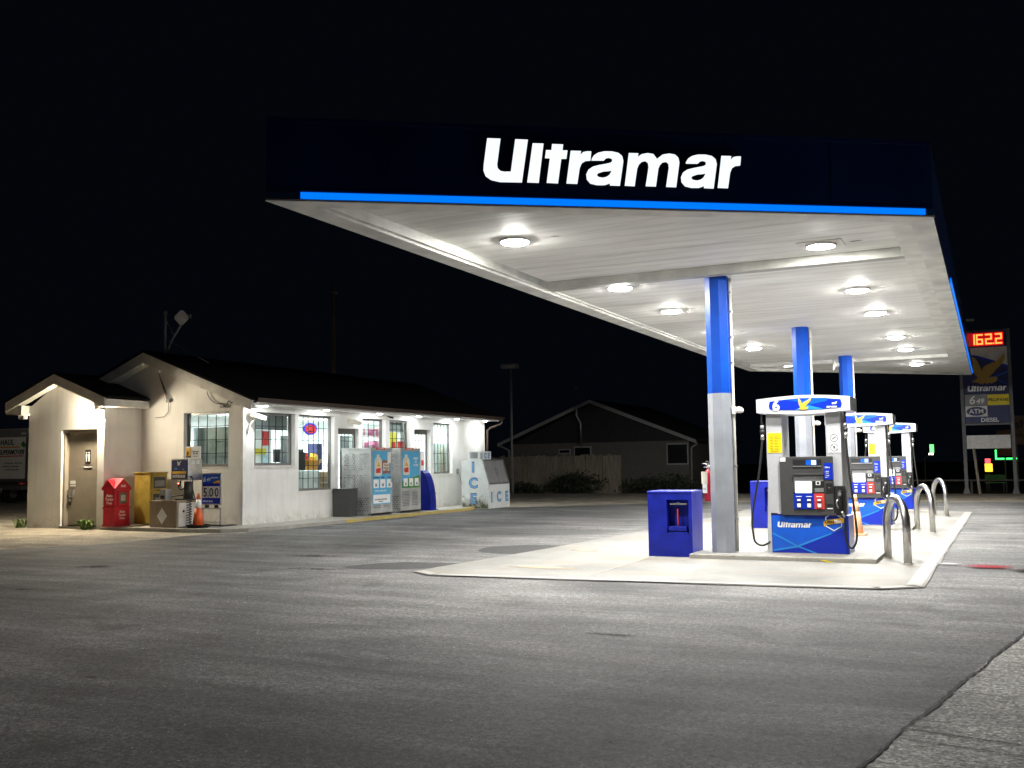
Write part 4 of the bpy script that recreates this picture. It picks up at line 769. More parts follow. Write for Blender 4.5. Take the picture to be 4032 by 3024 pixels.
# antenna on the roof
an = thing('antenna_mast', 'grey pole with tilted square dish on the roof ridge', 'antenna', (-19.55, 19.5, 4.5)); b = MB(); b.tube([(-.05, 0, -.1), (-.05, 0, 1.08)], .035, m_hfas, 10); b.lathe([(.045, 0), (.05, .04), (.03, .08)], (-.05, 0, 1.08), m_hfas, 10); b.build('mast', an)
b = MB(); b.tube([(.0, 0, .05), (.30, -.05, .42), (.62, -.05, .80)], .026, m_hfas, 8); b.tube([(-.03, 0, .9), (.28, -.03, .5)], .010, m_galv, 6); b.tube([(-.03, 0, .4), (1.0, .5, -.25)], .010, m_galv, 6); b.build('brace', an)
b = MB(); s_ = .19
ds = [(s_*math.cos(R(12+90*k)), s_*math.sin(R(12+90*k))) for k in range(4)]; b.prism([(x*.95, z) for x, z in [(.17, -.04), (.03, -.19), (-.05, -.19), (-.19, -.03), (-.18, .04), (-.03, .19), (.04, .19), (.18, .05)]], 'y', -.03, .02, m_wtrim); o = b.build('dish', an); o.location = (.64, -.12, .90); o.rotation_euler = (R(-4), 0, R(42))
b = MB(); b.box(.82, .88, -.06, -.02, .88, .98, m_grey); b.build('receiver', an)

# ------------------------------------------------------------------ things beside the shop gable
def newsbox(label, loc, m, kind):
    t = thing('newspaper_box', label, 'newspaper box', loc, R(90)); return t      # local -y faces east, local x runs north
rb = newsbox('red newspaper box with peaked lid', (-19.28, 17.62, .085), m_red, 0)
b = MB(); b.box(.0, .50, .0, .42, .0, .05, m_red, .01); b.box(.015, .485, .015, .40, .05, .44, m_red, .012); b.box(.0, .50, .0, .42, .43, .47, m_red, .01); b.box(.02, .48, .015, .40, .47, .90, m_red, .012); b.build('cabinet', rb)
b = MB(); b.prism([(-.01, .88), (.51, .88), (.51, .93), (.25, 1.17), (-.01, .93)], 'y', -.015, .43, m_red); b.prism([(.0, .93), (.42, .93), (.21, 1.14)], 'x', -.03, .15, m_red); b.build('lid', rb)
b = MB(); b.box(.09, .41, -.012, .015, .50, .87, m_red, .01); b.box(.05, .45, -.025, .015, .86, .89, m_red, .008); b.build('door', rb); b = MB(); b.box(.14, .36, -.016, -.011, .55, .83, m_glassd); b.box(.15, .35, -.0135, -.0125, .56, .82, m_grey); b.box(.18, .32, -.0145, -.0136, .62, .76, m_cream); b.build('window', rb)
for txt, z in (('Auto', .33), ('Trader', .25), ('Free', .17)): text(txt, .085, m_wink, rb, (.25, .01, z), bold=.01, align='CENTER')
text('FREE', .075, m_wink, rb, (.25, -.018, .955), bold=.01, align='CENTER')
for txt, z in (('Auto', .72), ('Trader', .63), ('Free', .54)): text(txt, .10, m_wink, rb, (.0165, .20, z), (R(90), 0, R(-90)), bold=.01, align='CENTER')
yb = newsbox('tall yellow newspaper box with two dark windows, behind the red one', (-18.78, 18.25, .085), m_ylwbox, 1)
b = MB(); b.box(0, .58, 0, .52, .03, 1.28, m_ylwbox, .012); b.build('cabinet', yb); b = MB(); b.box(-.02, .60, -.02, .54, 1.28, 1.31, m_ylwbox, .01); b.build('lid', yb)
for z0 in (.86, .44):
    b = MB(); b.box(.05, .53, -.03, 0, z0, z0+.38, m_ylwbox, .01); d_ = b.build('door', yb); b = MB(); b.box(.09, .49, -.034, -.029, z0+.05, z0+.33, m_dkgrey); b.box(.13, .45, -.036, -.0335, z0+.09, z0+.24, m_grey); b.build('window', d_); b = MB(); b.box(.2, .38, -.05, -.03, z0-.015, z0+.01, m_black, .005); b.build('handle', d_)
b = MB(); b.box(.06, .52, -.02, 0, .08, .36, m_dkgrey); b.build('lower_panel', yb)
# weathered chest
ch = thing('wooden_chest', 'weathered board chest with a white diamond sign, under the air machine', 'chest', (-17.75, 17.7, .085)); b = MB(); b.box(-.45, .40, 0, .7, 0, .60, m_plank); b.box(-.47, .42, -.02, .72, .60, .63, m_plank); b.build('box', ch)
b = MB(); b.box(.402, .415, .05, .68, .02, .58, m_wtrim); b.tube([(.41, .2, .38), (.43, .2, .38)], .03, m_black, 10); b.build('end_panel', ch); b = MB(); b.prism([(0, -.19), (.155, 0), (0, .19), (-.155, 0)], 'y', -.012, -.002, m_white); o = b.build('diamond_sign', ch); o.location = (-.06, 0, .27)
co_ = thing('coin_box', 'small grey coin box standing on the weathered chest', 'coin box', (-17.95, 17.95, .715)); b = MB(); b.box(-.10, .10, -.1, .1, 0, .27, m_galv, .008); b.build('case', co_); b = MB(); b.box(-.07, .06, -.106, -.1, .04, .12, m_ink); b.tube([(-.02, -.1, .2), (-.02, -.112, .2)], .02, m_steel, 10); b.build('coin_slot', co_)
am = thing('air_machine', 'blue fronted steel air machine on a dark post', 'air machine', (-17.6, 18.05, .085)); b = MB(); b.box(-.27, .27, -.02, .45, 1.10, 1.62, m_steel, .008); b.build('cabinet', am)
b = MB(); b.box(-.24, .24, -.028, -.02, 1.14, 1.59, m_navyink); b.box(-.22, .22, -.031, -.027, 1.265, 1.325, m_gold)
b.box(-.22, .22, -.031, -.027, 1.15, 1.255, m_ink)
for k in range(5): b.lathe([(.0, 0), (.034, .001), (.034, .004), (0, .005)], (0, 0, 0), m_wink, 12) if False else b.box(-.205+.084*k, -.14+.084*k, -.034, -.03, 1.165, 1.235, m_wink, .012)
b.build('face_panel', am); shape([EAGLE], 'emblem', m_cream, am, (-.06, -.031, 1.46), FRONT, .002, .12); text('AIR', .07, m_skyink, am, (-.17, -.031, 1.36), bold=.01); text('tire', .035, m_wink, am, (.11, -.031, 1.36))
b = MB()
for k in range(3): b.box(.271, .276, .08, .2, 1.50+.03*k, 1.515+.03*k, m_wink); b.box(.271, .276, .25, .36, 1.50+.03*k, 1.515+.03*k, m_wink)
b.build('vents', am)
b = MB(); b.lathe([(.12, 0), (.11, .25), (.10, .42)], (.08, .2, .66), m_dkgrey, 14); b.box(-.16, .30, .0, .4, .63, .66, m_black, .01); b.lathe([(.13, 0), (.13, .62)], (.12, .22, .0), m_dkgrey, 10); b.build('post', am)
b = MB(); b.tube(bez([(.24, .1, 1.12), (.30, .05, 1.2), (.40, .0, 1.12), (.46, -.05, .9), (.62, -.1, .55)]), .013, m_rub, 7); b.tube(bez([(-.08, .1, 1.1), (-.1, .05, .95), (.0, .05, .88), (.08, .1, .95)]), .012, m_rub, 7)
b.tube([(.30+.06*math.cos(k*.9)+.00, .0+.06*math.sin(k*.9), .06+.0085*k) for k in range(70)], .011, m_rub, 6); b.tube([(-.35, .1, .72), (.05, .1, .75)], .014, m_rub, 6); b.build('hoses', am)
b = MB(); b.box(-.07, .0, -.01, .05, .97, 1.08, m_black, .006); b.build('switch_box', am); b = MB(); b.box(-.055, -.02, -.018, -.01, 1.02, 1.05, m_reda, .006); b.build('indicator', am)
ab = thing('price_board', 'white instruction board with a gold picture, on top of the air machine', 'sign', (-17.42, 18.28, 1.705)); b = MB(); b.box(-.24, .24, 0, .02, 0, .30, m_wink); b.build('board', ab); b = MB(); b.box(-.22, -.06, -.006, 0, .03, .26, m_gold); b.box(-.22, -.06, -.008, -.005, .03, .07, m_ink); b.prism([(-.2, .08), (-.15, .08), (-.12, .16), (-.18, .19)], 'y', -.009, -.005, m_ink); b.build('picture', ab)
for tx, z, s_ in (('Open Road', .165, .04), ('$2  $4', .11, .055), ('air  vac', .05, .04)): text(tx, s_, m_ink, ab, (.085, -.004, z), bold=.01, align='CENTER')
ls = thing('lottery_sign', 'blue lottery jackpot sign reading 5.00 on a steel floor frame', 'sign', (-17.08, 18.55, .085)); b = MB(); b.box(-.30, .30, .0, .05, .50, 1.27, m_steel, .006); b.build('frame_box', ls); b = MB(); b.box(-.275, .275, -.006, 0, .53, 1.24, m_pblue); b.box(-.275, .275, -.008, -.005, 1.02, 1.24, m_pmid); b.prism([(.05, 1.02), (.275, 1.02), (.275, 1.10), (.15, 1.08)], 'y', -.0095, -.006, m_gold); b.build('face_panel', ls)
b = MB()
for x in (-.265, -.085, .095): b.box(x, x+.17, -.010, -.005, .67, .95, m_wink)
b.build('number_cards', ls)
for ch_, x in (('5', -.18), ('.0', -.02), ('0', .18)): text(ch_, .30, m_ink, ls, (x, -.012, .70), bold=.012, align='CENTER', sx=.85, name='numeral')
text('6', .17, m_wink, ls, (-.26, -.010, 1.06), bold=.02, shear=.2, name='numeral'); text('49', .12, m_wink, ls, (-.15, -.010, 1.07), bold=.02, shear=.2, name='numeral'); text('MILLION', .055, m_wink, ls, (.0, -.010, 1.14), bold=.015); text('GOLD BALL', .06, m_wink, ls, (-.25, -.010, .57), bold=.015, shear=.15)
b = MB()
for x in (-.29, .27): b.box(x, x+.03, .0, .03, .0, .42, m_galv); b.box(x, x+.03, .0, .5, .0, .025, m_galv)
b.box(-.29, .30, .0, .03, .40, .43, m_galv); b.box(-.29, .30, .005, .025, .08, .10, m_galv); b.box(-.2, -.1, .0, .04, .43, .50, m_black); b.box(.1, .2, 0, .04, .43, .50, m_black); b.build('stand', ls)
hc = thing('coiled_hose', 'coil of black air hose on the walkway under the cone', 'hose', (-16.95, 17.95, .085)); b = MB(); b.tube([((.24+.006*k/4)*math.cos(k*.35), (.18+.004*k/4)*math.sin(k*.35), .012+.0009*k) for k in range(60)], .012, m_rub, 6); b.build('coil', hc); hc.location = (-16.90, 17.93, .086)
mt = thing('door_mat', 'black rubber mat lying against the gable wall near the corner', 'mat', (-16.85, 18.65, .085)); b = MB(); b.prism([(-.35, -.2), (.3, -.25), (.33, .2), (-.2, .25)], 'z', 0, .02, m_black); b.build('mat', mt)

# ------------------------------------------------------------------ things along the shop front (fronts face east)
def cage(label, y0, ln, poster):
    t = thing('propane_cage', label, 'propane cage', (-15.62, y0, .085), R(90), 'propane exchange cages on the walkway')
    Dp = .98; Hh = 1.86
    b = MB(); b.box(.0, .03, .0, .03, .0, Hh, m_cage); b.box(ln-.03, ln, 0, .03, 0, Hh, m_cage); b.box(0, .03, Dp-.03, Dp, 0, Hh, m_cage); b.box(ln-.03, ln, Dp-.03, Dp, 0, Hh, m_cage); b.box(-.01, ln+.01, -.01, Dp+.01, Hh-.02, Hh+.03, m_cage, .008)
    b.box(0.03, ln-.03, .0, .03, .06, .16, m_cage); b.box(.03, ln-.03, 0.03, Dp-.03, .06, .09, m_cage); b.build('frame', t)
    def perf(u0, u1, z0, z1, fn, holes):
        b = MB(); us = sorted({u0, u1, *[v for h in holes for v in h[:2]]}); zs = sorted({z0, z1, *[v for h in holes for v in h[2:]]})
        rows = {}
        for j in range(len(zs)-1):
            zc = (zs[j]+zs[j+1])/2; hs_ = sorted([h for h in holes if h[2] < zc < h[3]]); u = u0
            for h in hs_+[(u1, u1, 0, 0)]:
                if h[0] > u+1e-6: b.faces([fn(u, zs[j]), fn(h[0], zs[j]), fn(h[0], zs[j+1]), fn(u, zs[j+1])], [(0, 1, 2, 3)], m_cage)
                u = h[1]
        return b
    holes = []
    for za, nr in ((.12, 7), (.70, 8), (1.28, 8)):
        for r_ in range(nr):
            for c in range(10):
                if random.random() < .06: continue
                u = .08+.086*c+(.043 if r_ % 2 else 0); z = za+.058*r_
                if u+.055 < Dp-.04: holes.append((u, u+.050, z, z+.027))
    perf(.03, Dp-.03, .05, Hh-.02, lambda u, z: (.004, Dp-u, z), holes).build('side_panel', t)
    o = perf(.03, Dp-.03, .05, Hh-.02, lambda u, z: (ln-.004, Dp-u, z), holes).build('side_panel', t)
    fh_ = []
    for r_ in range(3 if poster == 0 else 10):
        for c in range(int((ln-.2)/.05)):
            if ln*.43 < .1+.05*c < ln*.55: continue
            fh_.append((.1+.05*c+(.02 if r_ % 2 else 0), .13+.05*c+(.02 if r_ % 2 else 0), .2+.045*r_, .222+.045*r_))
    perf(.03, ln-.03, .16, Hh-.02, lambda u, z: (u, .006, z), fh_).build('door_panel', t)
    b = MB(); b.box(ln-.09, ln-.05, -.03, .006, .9, 1.02, m_galv, .006); b.build('latch', t)
    b = MB(); b.box(.26, .26+.44, -.018, -.01, Hh-.025, Hh+.035, m_redl); b.build('warning_strip', t); text('NO SMOKING', .05, m_wink, t, (.48, -.02, Hh-.012), bold=.01, align='CENTER')
    b = MB(); b.box(0, ln, .05, .08, .0, .06, m_black); b.box(0, .03, .0, Dp, 0, .06, m_cage); b.box(ln-.03, ln, 0, Dp, 0, .06, m_cage); b.build('feet', t)
    # poster
    b = MB(); z0 = .30 if poster == 0 else .72; b.box(.09, ln-.09, -.004, .004, z0, 1.80, m_skyink); P = b.build('poster', t)
    b = MB()
    if poster == 0:
        b.box(.12, ln-.12, -.0055, -.0035, z0+.03, z0+.27, m_wink); b.prism([(.55, 1.5), (.62, 1.55), (.9, 1.52), (.98, 1.62), (.98, 1.12), (.86, 1.18), (.6, 1.14)], 'y', -.0055, -.0035, m_pk[9])
        b.box(.62, .94, -.0068, -.005, 1.24, 1.46, m_cream); b.box(.85, 1.02, -.0072, -.005, 1.45, 1.77, m_pk[8])
        for k in range(3): b.box(.13+.34*k, .13+.34*k+.26, -.0055, -.0035, .76, 1.0, m_wink)
    else:
        b.prism([(.09, .92), (.4, 1.0), (.7, 1.03), (ln-.09, 1.08), (ln-.09, .72), (.09, .72)], 'y', -.0055, -.0035, m_green)
        for k in range(3): b.box(.17+.31*k, .17+.31*k+.22, -.0075, -.005, .77, 1.0, m_wink)
    b.build('poster_blocks', P)
    b = MB(); cx = .36 if poster == 0 else .31
    b.prism([(cx-.16, 1.10), (cx+.16, 1.10), (cx+.18, 1.18), (cx+.18, 1.52), (cx+.13, 1.60), (cx+.06, 1.63), (cx+.06, 1.70), (cx-.06, 1.70), (cx-.06, 1.63), (cx-.13, 1.60), (cx-.18, 1.52), (cx-.18, 1.18)], 'y', -.012, -.006, m_cream); b.prism([(cx-.11, 1.18), (cx+.12, 1.18), (cx+.12, 1.33), (cx-.11, 1.30)], 'y', -.014, -.011, m_redl); b.prism([(cx-.09, 1.36), (cx+.02, 1.50), (cx+.13, 1.36)], 'y', -.0136, -.011, m_gold)
    b.build('tank_picture', P)
    if poster == 0:
        for tx, x, z, s_ in (('Propane', .78, 1.38, .075), ('Exchange', .78, 1.30, .07), ('cylinder', .78, 1.25, .05)): text(tx, s_, m_pk[9], P, (x, -.010, z), bold=.012, align='CENTER')
        for k, tx in enumerate(('EXCHANGE', 'SPARE', 'TRADE')): text(tx, .058, m_navyink, P, (.26+.34*k, -.006, 1.03), bold=.015, align='CENTER')
        text('Return empty tank', .075, m_wink, P, (.5, -.006, .66), bold=.01, align='CENTER'); text('BATTERIES AND MATCHES\nkeep away', .05, m_ink, P, (.5, -.007, .42), bold=.01, align='CENTER')
    else: text('SWAP\nAT\nHOME', .10, m_wink, P, (.86, -.006, 1.55), bold=.01, align='CENTER')
    for k in range(3): b = MB(); xx = (.26+.34*k) if poster == 0 else (.28+.31*k); b.prism([(xx-.05, .80), (xx-.015, .80), (xx-.01, .86), (xx-.03, .9)], 'y', -.009, -.0055, m_ink); b.prism([(xx+.015, .80), (xx+.05, .80), (xx+.03, .9), (xx+.01, .86)], 'y', -.009, -.0055, m_ink); b.build('pictogram', P)
    return t
cage('nearer propane cage with full length light blue poster', 23.24, 1.1, 0); cage('propane cage with green hill poster, farther along the shop front', 24.78, 1.14, 1)
# propane bottles standing inside, seen through the holes
m_tank = M('tank_grey', (.10, .10, .10), .4)
tk = None
for k in range(8):
    y0 = 23.55+(.45 if k % 2 else 0)+(1.55 if k > 3 else 0); x0 = -15.92-(.38 if (k//2) % 2 else 0)
    if tk is None:
        tk = thing('propane_bottle', 'grey propane bottle standing inside a steel cage', 'gas bottle', group='propane bottles inside the cages'); b = MB(); b.lathe([(.10, 0), (.15, .06), (.155, .12), (.155, .30), (.13, .38), (.05, .42)], (0, 0, 0), m_tank, 16); b.build('tank', tk); b = MB(); b.lathe([(.11, .40), (.11, .50), (.10, .50)], (0, 0, 0), m_tank, 16); b.build('collar', tk); o = tk
    else: o = dup(tk)
    o.location = (x0, y0, .18)
bb = thing('waste_bin', 'dark grey square waste bin against the shop front', 'bin', (-16.42, 22.78, .085)); b = MB(); b.prism([(.0, 0), (.50, 0), (.52, .74), (-.02, .74)], 'y', .0, .42, m_dkgrey); b.build('body', bb); b = MB(); b.box(-.03, .53, -.01, .43, .74, .77, m_dkgrey, .008); b.build('rim', bb); bb.location = (-16.44, 22.62, .085)
bs = thing('blue_rack', 'deep blue curved rack beside the shop entrance', 'display rack', (-15.9, 26.35, .085)); b = MB(); prof = [(-.45, .03), (.36, .03)]+[(.36-.36*(1-math.cos(t*math.pi/2/8)), .10+1.12*math.sin(t*math.pi/2/8)) for t in range(0, 9)]+[(-.45, 1.22)]
b.prism(prof, 'y', 0.02, .36, m_bluebin); b.build('body', bs); b = MB(); b.box(-.46, .40, 0, .38, 0, .03, m_bluebin); b.build('base', bs); b = MB(); b.box(.05, .362, .0, .37, .50, .52, m_bluebin); b.build('shelf_lip', bs)
# ice chest
ic = thing('ice_chest', 'white ice chest with slanted grey doors at the end of the shop front', 'ice chest', (-14.78, 28.78, .02), R(90)); W = 1.55
b = MB(); b.prism([(0, 0), (1.0, 0), (1.0, 1.6), (.24, 1.6), (.0, .78)], 'x', 0, W, m_ice); o = b.build('cabinet', ic)
def slope(u, v, out=.0):   # u along the front, v 0..1 up the slanted face
    n2 = Vector((0, -.82, .24)).normalized(); return Vector((u, .24*v, .78+.82*v))+n2*out
b = MB()
for u0, u1 in ((.10, .765), (.785, 1.45)):
    q = [slope(u0, .06, .02), slope(u1, .06, .02), slope(u1, .92, .02), slope(u0, .92, .02)]; q2 = [slope(u0, .06, .001), slope(u1, .06, .001), slope(u1, .92, .001), slope(u0, .92, .001)]; b2 = MB(); b2.hexa(q2+q, m_grey); d_ = b2.build('door', ic)
    uu = u1-.06 if u0 < .5 else u0+.06; b3 = MB(); b3.tube([slope(uu, .40, .02), slope(uu, .42, .06), slope(uu, .58, .06), slope(uu, .60, .02)], .012, m_steel, 6); b3.build('handle', d_)
for u0, u1, v0, v1 in ((.03, 1.52, .0, .05), (.03, 1.52, .93, .99), (.03, .09, .05, .93), (1.46, 1.52, .05, .93)):
    q = [slope(u0, v0, .03), slope(u1, v0, .03), slope(u1, v1, .03), slope(u0, v1, .03)]; q2 = [slope(u0, v0, .001), slope(u1, v0, .001), slope(u1, v1, .001), slope(u0, v1, .001)]; b.hexa(q2+q, m_galv)
b.build('door_trim', ic)
b = MB(); b.box(.12, .95, .38, .80, 1.602, 1.87, m_ice, .01); b.build('compressor_box', ic)
b = MB(); b.box(.116, .12, .45, .73, 1.64, 1.84, m_grey)
for k in range(7): b.box(.108, .118, .46+.04*k, .475+.04*k, 1.64, 1.84, m_galv)
b.build('grille', ic)
def blockletter(ch_, size, loc, rot): 
    text(ch_, size*1.04, m_navyink, ic, loc, rot, bold=.05, ext=.002, align='CENTER'); v = Vector((0, -.003, 0)) if rot == FRONT else Vector((-.003, 0, 0)); text(ch_, size, m_iceblue, ic, Vector(loc)+v, rot, bold=.022, ext=.0025, align='CENTER')
for ch_, u in (('I', .22), ('C', .75), ('E', 1.33)): blockletter(ch_, .42, (u, -.004, .22), FRONT)
SW = (R(90), 0, R(-90))
for ch_, z in (('I', 1.20), ('C', .68), ('E', .17)): blockletter(ch_, .44, (-.004, .56, z), SW)
for ch_, u in (('I', .28), ('C', .53), ('E', .78)): blockletter(ch_, .22, (u, .374, 1.65), FRONT)
m_moss = fade_mat('green_grime', (.10, .11, .03), .9, .35)
b = MB(); b.faces([(-.003, .02, .01), (-.003, .98, .01), (-.003, .98, .55), (-.003, .02, .55)], [(0, 1, 2, 3)], m_moss); 
for f in b.bm.faces: pass
gm, nt, v, out = base('grime_streaks', .9); out.default_value = (.13, .13, .05, 1)
sx_ = nt.nodes.new('ShaderNodeSeparateXYZ'); nt.links.new(v, sx_.inputs[0]); mr = nt.nodes.new('ShaderNodeMapRange'); nt.links.new(sx_.outputs['Z'], mr.inputs[0]); mr.inputs[1].default_value = .6; mr.inputs[2].default_value = .0; mr.inputs[3].default_value = -.12; mr.inputs[4].default_value = .30
ad = nt.nodes.new('ShaderNodeMath'); nt.links.new(mr.outputs[0], ad.inputs[0]); nt.links.new(noise(nt, v, 7, 6, .7), ad.inputs[1]); nt.links.new(ramp(nt, ad.outputs[0], [(.52, 0.0), (.80, .85)]), nt.nodes['Principled BSDF'].inputs['Alpha'])
b.mats[0] = gm; b.build('grime', ic)

# weeds at the washroom
def weed(label, loc, n, s_):
    t = thing('weed_clump', label, 'weed', loc); b = MB()
    for k in range(n):
        a = random.uniform(0, 2*math.pi); l = random.uniform(.12, .34)*s_; h = random.uniform(.06, .26)*s_; d = Vector((math.cos(a), math.sin(a), 0)); sd = Vector((-d.y, d.x, 0))*random.uniform(.012, .028)
        o0 = Vector((random.uniform(-.12, .12), random.uniform(-.06, .06), 0)); b.faces([o0-sd*.4, o0+d*l*.5+Vector((0, 0, h))-sd, o0+d*l+Vector((0, 0, h*random.uniform(.5, 1.1))), o0+d*l*.5+Vector((0, 0, h))+sd, o0+sd*.4], [(0, 1, 2, 3, 4)], m_weed)
    b.build('leaves', t); b = MB()
    for k in range(5): b.tube([(random.uniform(-.08, .08), random.uniform(-.04, .04), 0), (random.uniform(-.12, .12), random.uniform(-.08, .08), random.uniform(.2, .42)*s_)], .005, m_stem, 5)
    b.build('stems', t)
weed('green weed clump at the right foot of the washroom door', (-20.22, 17.62, .0), 80, 1.0); weed('small green weed clump at the left corner of the washroom', (-22.80, 17.75, .0), 26, .9)

# ------------------------------------------------------------------ background
hs_ = thing('neighbour_house', 'dim bungalow with a wide gable beyond the yard', 'house', (-18.0, 47, 0))
b = MB(); b.box(-4.7, 4.8, 0, 9, -.35, 2.46, m_house); b.build('wall', hs_); b = MB(); b.prism([(-4.7, 2.46), (4.8, 2.46), (-.2, 4.45)], 'y', 0, 9, m_siding); b.build('gable', hs_)
b = MB()
for xe, ze in ((-5.42, 2.44), (5.25, 2.40)): b.prism([(-.2, 4.66), (xe, ze+.1), (xe, ze+.02), (-.2, 4.52)], 'y', -.28, 9.3, m_siding)
b.build('roof', hs_); b = MB()
for xe, ze in ((-5.42, 2.44), (5.25, 2.40)): b.prism([(-.2, 4.63), (xe, ze+.07), (xe, ze-.1), (-.2, 4.45)], 'y', -.34, -.29, m_hfas)
b.build('rake_board', hs_)
for x0, x1, z0, z1 in ((3.68, 4.78, 1.29, 2.34), (-2.05, -1.38, 1.9, 2.17), (-1.2, -.25, 1.5, 2.28)): b = MB(); b.box(x0, x1, -.06, -.001, z0, z1, m_hfas); o = b.build('window', hs_); b = MB(); b.box(x0+.07, x1-.07, -.07, -.055, z0+.07, z1-.07, m_drk); b.build('pane', o)
b = MB(); b.tube([(-.88, -.42, 5.23), (-.86, -.42, 3.82), (-.70, -.3, 3.45), (-.70, -.3, 2.27)], .055, m_galv, 8); b.lathe([(.09, 0), (.09, .06), (.04, .1)], (-.88, -.42, 5.2), m_galv, 10); b.build('stove_pipe', hs_); b = MB(); b.tube([(5.2, -.3, 2.4), (5.25, -.2, 2.3), (4.95, -.12, 2.1), (4.9, -.1, .2)], .05, m_hfas, 8); b.tube([(-5.3, -.3, 2.4), (-4.85, -.12, 2.15), (-4.8, -.1, .2)], .05, m_hfas, 8); b.build('downpipe', hs_)
fe = thing('board_fence', 'weathered grey board fence in front of the dim bungalow', 'fence', (0, 45.2, -.3)); b = MB(); x = -25.5
while x < -16.15:
    wdt = .13+random.uniform(-.01, .01); b.box(x, x+wdt, random.uniform(-.012, .012), .03, 0, 2.12+random.uniform(-.05, .05), m_fence); x += wdt+.012+(random.random() < .25)*.02
b.build('boards', fe); b = MB(); b.box(-25.5, -16.1, .032, .07, .4, .5, m_fence); b.box(-25.5, -16.1, .032, .07, 1.6, 1.7, m_fence); b.build('rails', fe); b = MB()
for x in (-25.4, -23, -20.6, -18.4, -16.2): b.box(x, x+.1, .072, .17, 0, 2.1, m_fence)
b.build('posts', fe)
def bush(label, loc, rx, ry, rz_, n):
    t = thing('bush', label, 'bush', loc); b = MB()
    for k in range(n):
        u = random.uniform(-1, 1); a = random.uniform(0, 2*math.pi); r_ = random.random()**.4; q = math.sqrt(1-u*u); lump = 1+.25*math.sin(a*3+u*4)
        p = Vector((rx*r_*q*math.cos(a)*lump, ry*r_*q*math.sin(a), rz_*max(0, .5+.5*r_*u*lump))); d = Vector((random.gauss(0, 1), random.gauss(0, 1), random.gauss(.3, 1))).normalized(); e = d.orthogonal().normalized(); s_ = random.uniform(.05, .11); f_ = d.cross(e)
        b.faces([p-e*s_, p+f_*s_*.5, p+e*s_, p-f_*s_*.5], [(0, 1, 2, 3)], m_bush)
    b.build('foliage', t); b = MB()
    for k in range(7): b.tube([(random.uniform(-.2, .2)*rx, random.uniform(-.2, .2)*ry, 0), (random.uniform(-.6, .6)*rx, random.uniform(-.5, .5)*ry, rz_*.8)], .02, m_stem, 5)
    b.build('stems', t)
bush('dark bush in front of the right end of the board fence', (-18.3, 44.7, -.3), 1.5, .45, 1.35, 1300); bush('low dark hedge below the bungalow wall', (-14.0, 45.3, -.3), 2.6, .6, 1.15, 1500); bush('low dark shrub at the foot of the board fence', (-21.3, 44.8, -.3), 2.0, .4, .9, 800)
lp_ = thing('yard_light_pole', 'unlit yard light on a thin pole behind the shop', 'lamp post', (-21.37, 44.2, 0)); b = MB(); b.tube([(0, 0, -.3), (0, 0, 6.2)], [.075, .045], m_hfas, 10); b.build('pole', lp_); b = MB(); b.box(-.47, .36, -.2, .2, 6.17, 6.39, m_hfas, .02); b.build('lamp_head', lp_)
up_ = thing('utility_pole', 'tall dark utility pole rising behind the shop roof', 'utility pole', (-29.1, 40, 0)); b = MB(); b.tube([(0, 0, -.3), (.05, 0, 10.37)], [.17, .11], m_pole, 10); b.build('shaft', up_); b = MB(); b.box(-.02, .14, -.2, .2, 10.0, 10.12, m_pole); b.build('bracket', up_)
u2 = thing('utility_pole', 'thin dark pole beyond the pumps, seen under the canopy', 'utility pole', (-9.6, 60, 0)); b = MB(); b.tube([(0, 0, -.3), (0, 0, 9.0)], [.13, .10], m_pole, 8); b.build('shaft', u2); b = MB(); b.box(-.7, .7, -.06, .06, 8.3, 8.42, m_pole); b.build('cross_arm', u2)
# truck
tr = thing('box_truck', 'white rental box truck parked behind the washroom, rear doors towards us', 'truck', (-39.35, 30, 0)); b = MB(); b.box(-1.22, 1.25, 0, 6.0, .98, 3.32, m_white, .02); b.build('cargo_box', tr)
b = MB(); b.box(-1.18, 1.12, -.03, -.001, 1.12, 2.92, m_wink); b.build('rear_door', tr); b = MB(); b.box(-1.22, 1.25, -.05, -.001, 2.95, 3.30, m_grey); b.box(1.14, 1.25, -.05, -.001, .98, 2.94, m_galv); b.box(-1.22, 1.25, -.04, -.001, .98, 1.10, m_galv); b.box(.85, 1.15, -.06, -.05, 3.06, 3.12, m_wink); b.build('rear_frame', tr)
b = MB(); b.box(-1.2, 1.2, -.25, .1, .62, .80, m_galv, .01); b.box(-1.0, 1.0, .0, 5.5, .75, .97, m_dkgrey); b.box(-.45, -.1, -.3, -.22, .5, .66, m_galv); b.build('bumper', tr)
for x in (-.95, .95): b = MB(); b.box(x-.22, x+.22, -.06, .0, .83, .95, m_redl, .01); b.box(x-.06, x+.06, -.07, -.05, .86, .92, m_wink); b.build('tail_light', tr)
for x in (-.95, .95): b = MB(); b.tube([(x-.13, .9, .42), (x+.13, .9, .42)], .42, m_rub, 18); o = b.build('wheel', tr); b = MB(); b.tube([(x+.132, .9, .42), (x+.15, .9, .42)], .2, m_galv, 14); b.build('hub', o)
text('U-HAUL', .34, m_ink, tr, (.36, -.034, 2.60), bold=.025, sx=1.0, align='RIGHT'); b = MB(); b.prism([(.83, 2.66), (.98, 2.76), (1.12, 2.62), (1.12, 2.5), (.95, 2.48), (.85, 2.55)], 'y', -.036, -.031, m_green); b.build('leaf_mark', tr)
b = MB(); b.box(-1.1, .72, -.035, -.03, 2.47, 2.53, m_pk[6]); b.build('stripe', tr); text('SUPERMOVER', .29, m_ink, tr, (1.02, -.034, 2.18), bold=.03, shear=.22, align='RIGHT', sx=.93); b = MB(); b.box(-1.0, .95, -.035, -.03, 2.08, 2.13, m_redl); b.build('stripe', tr)
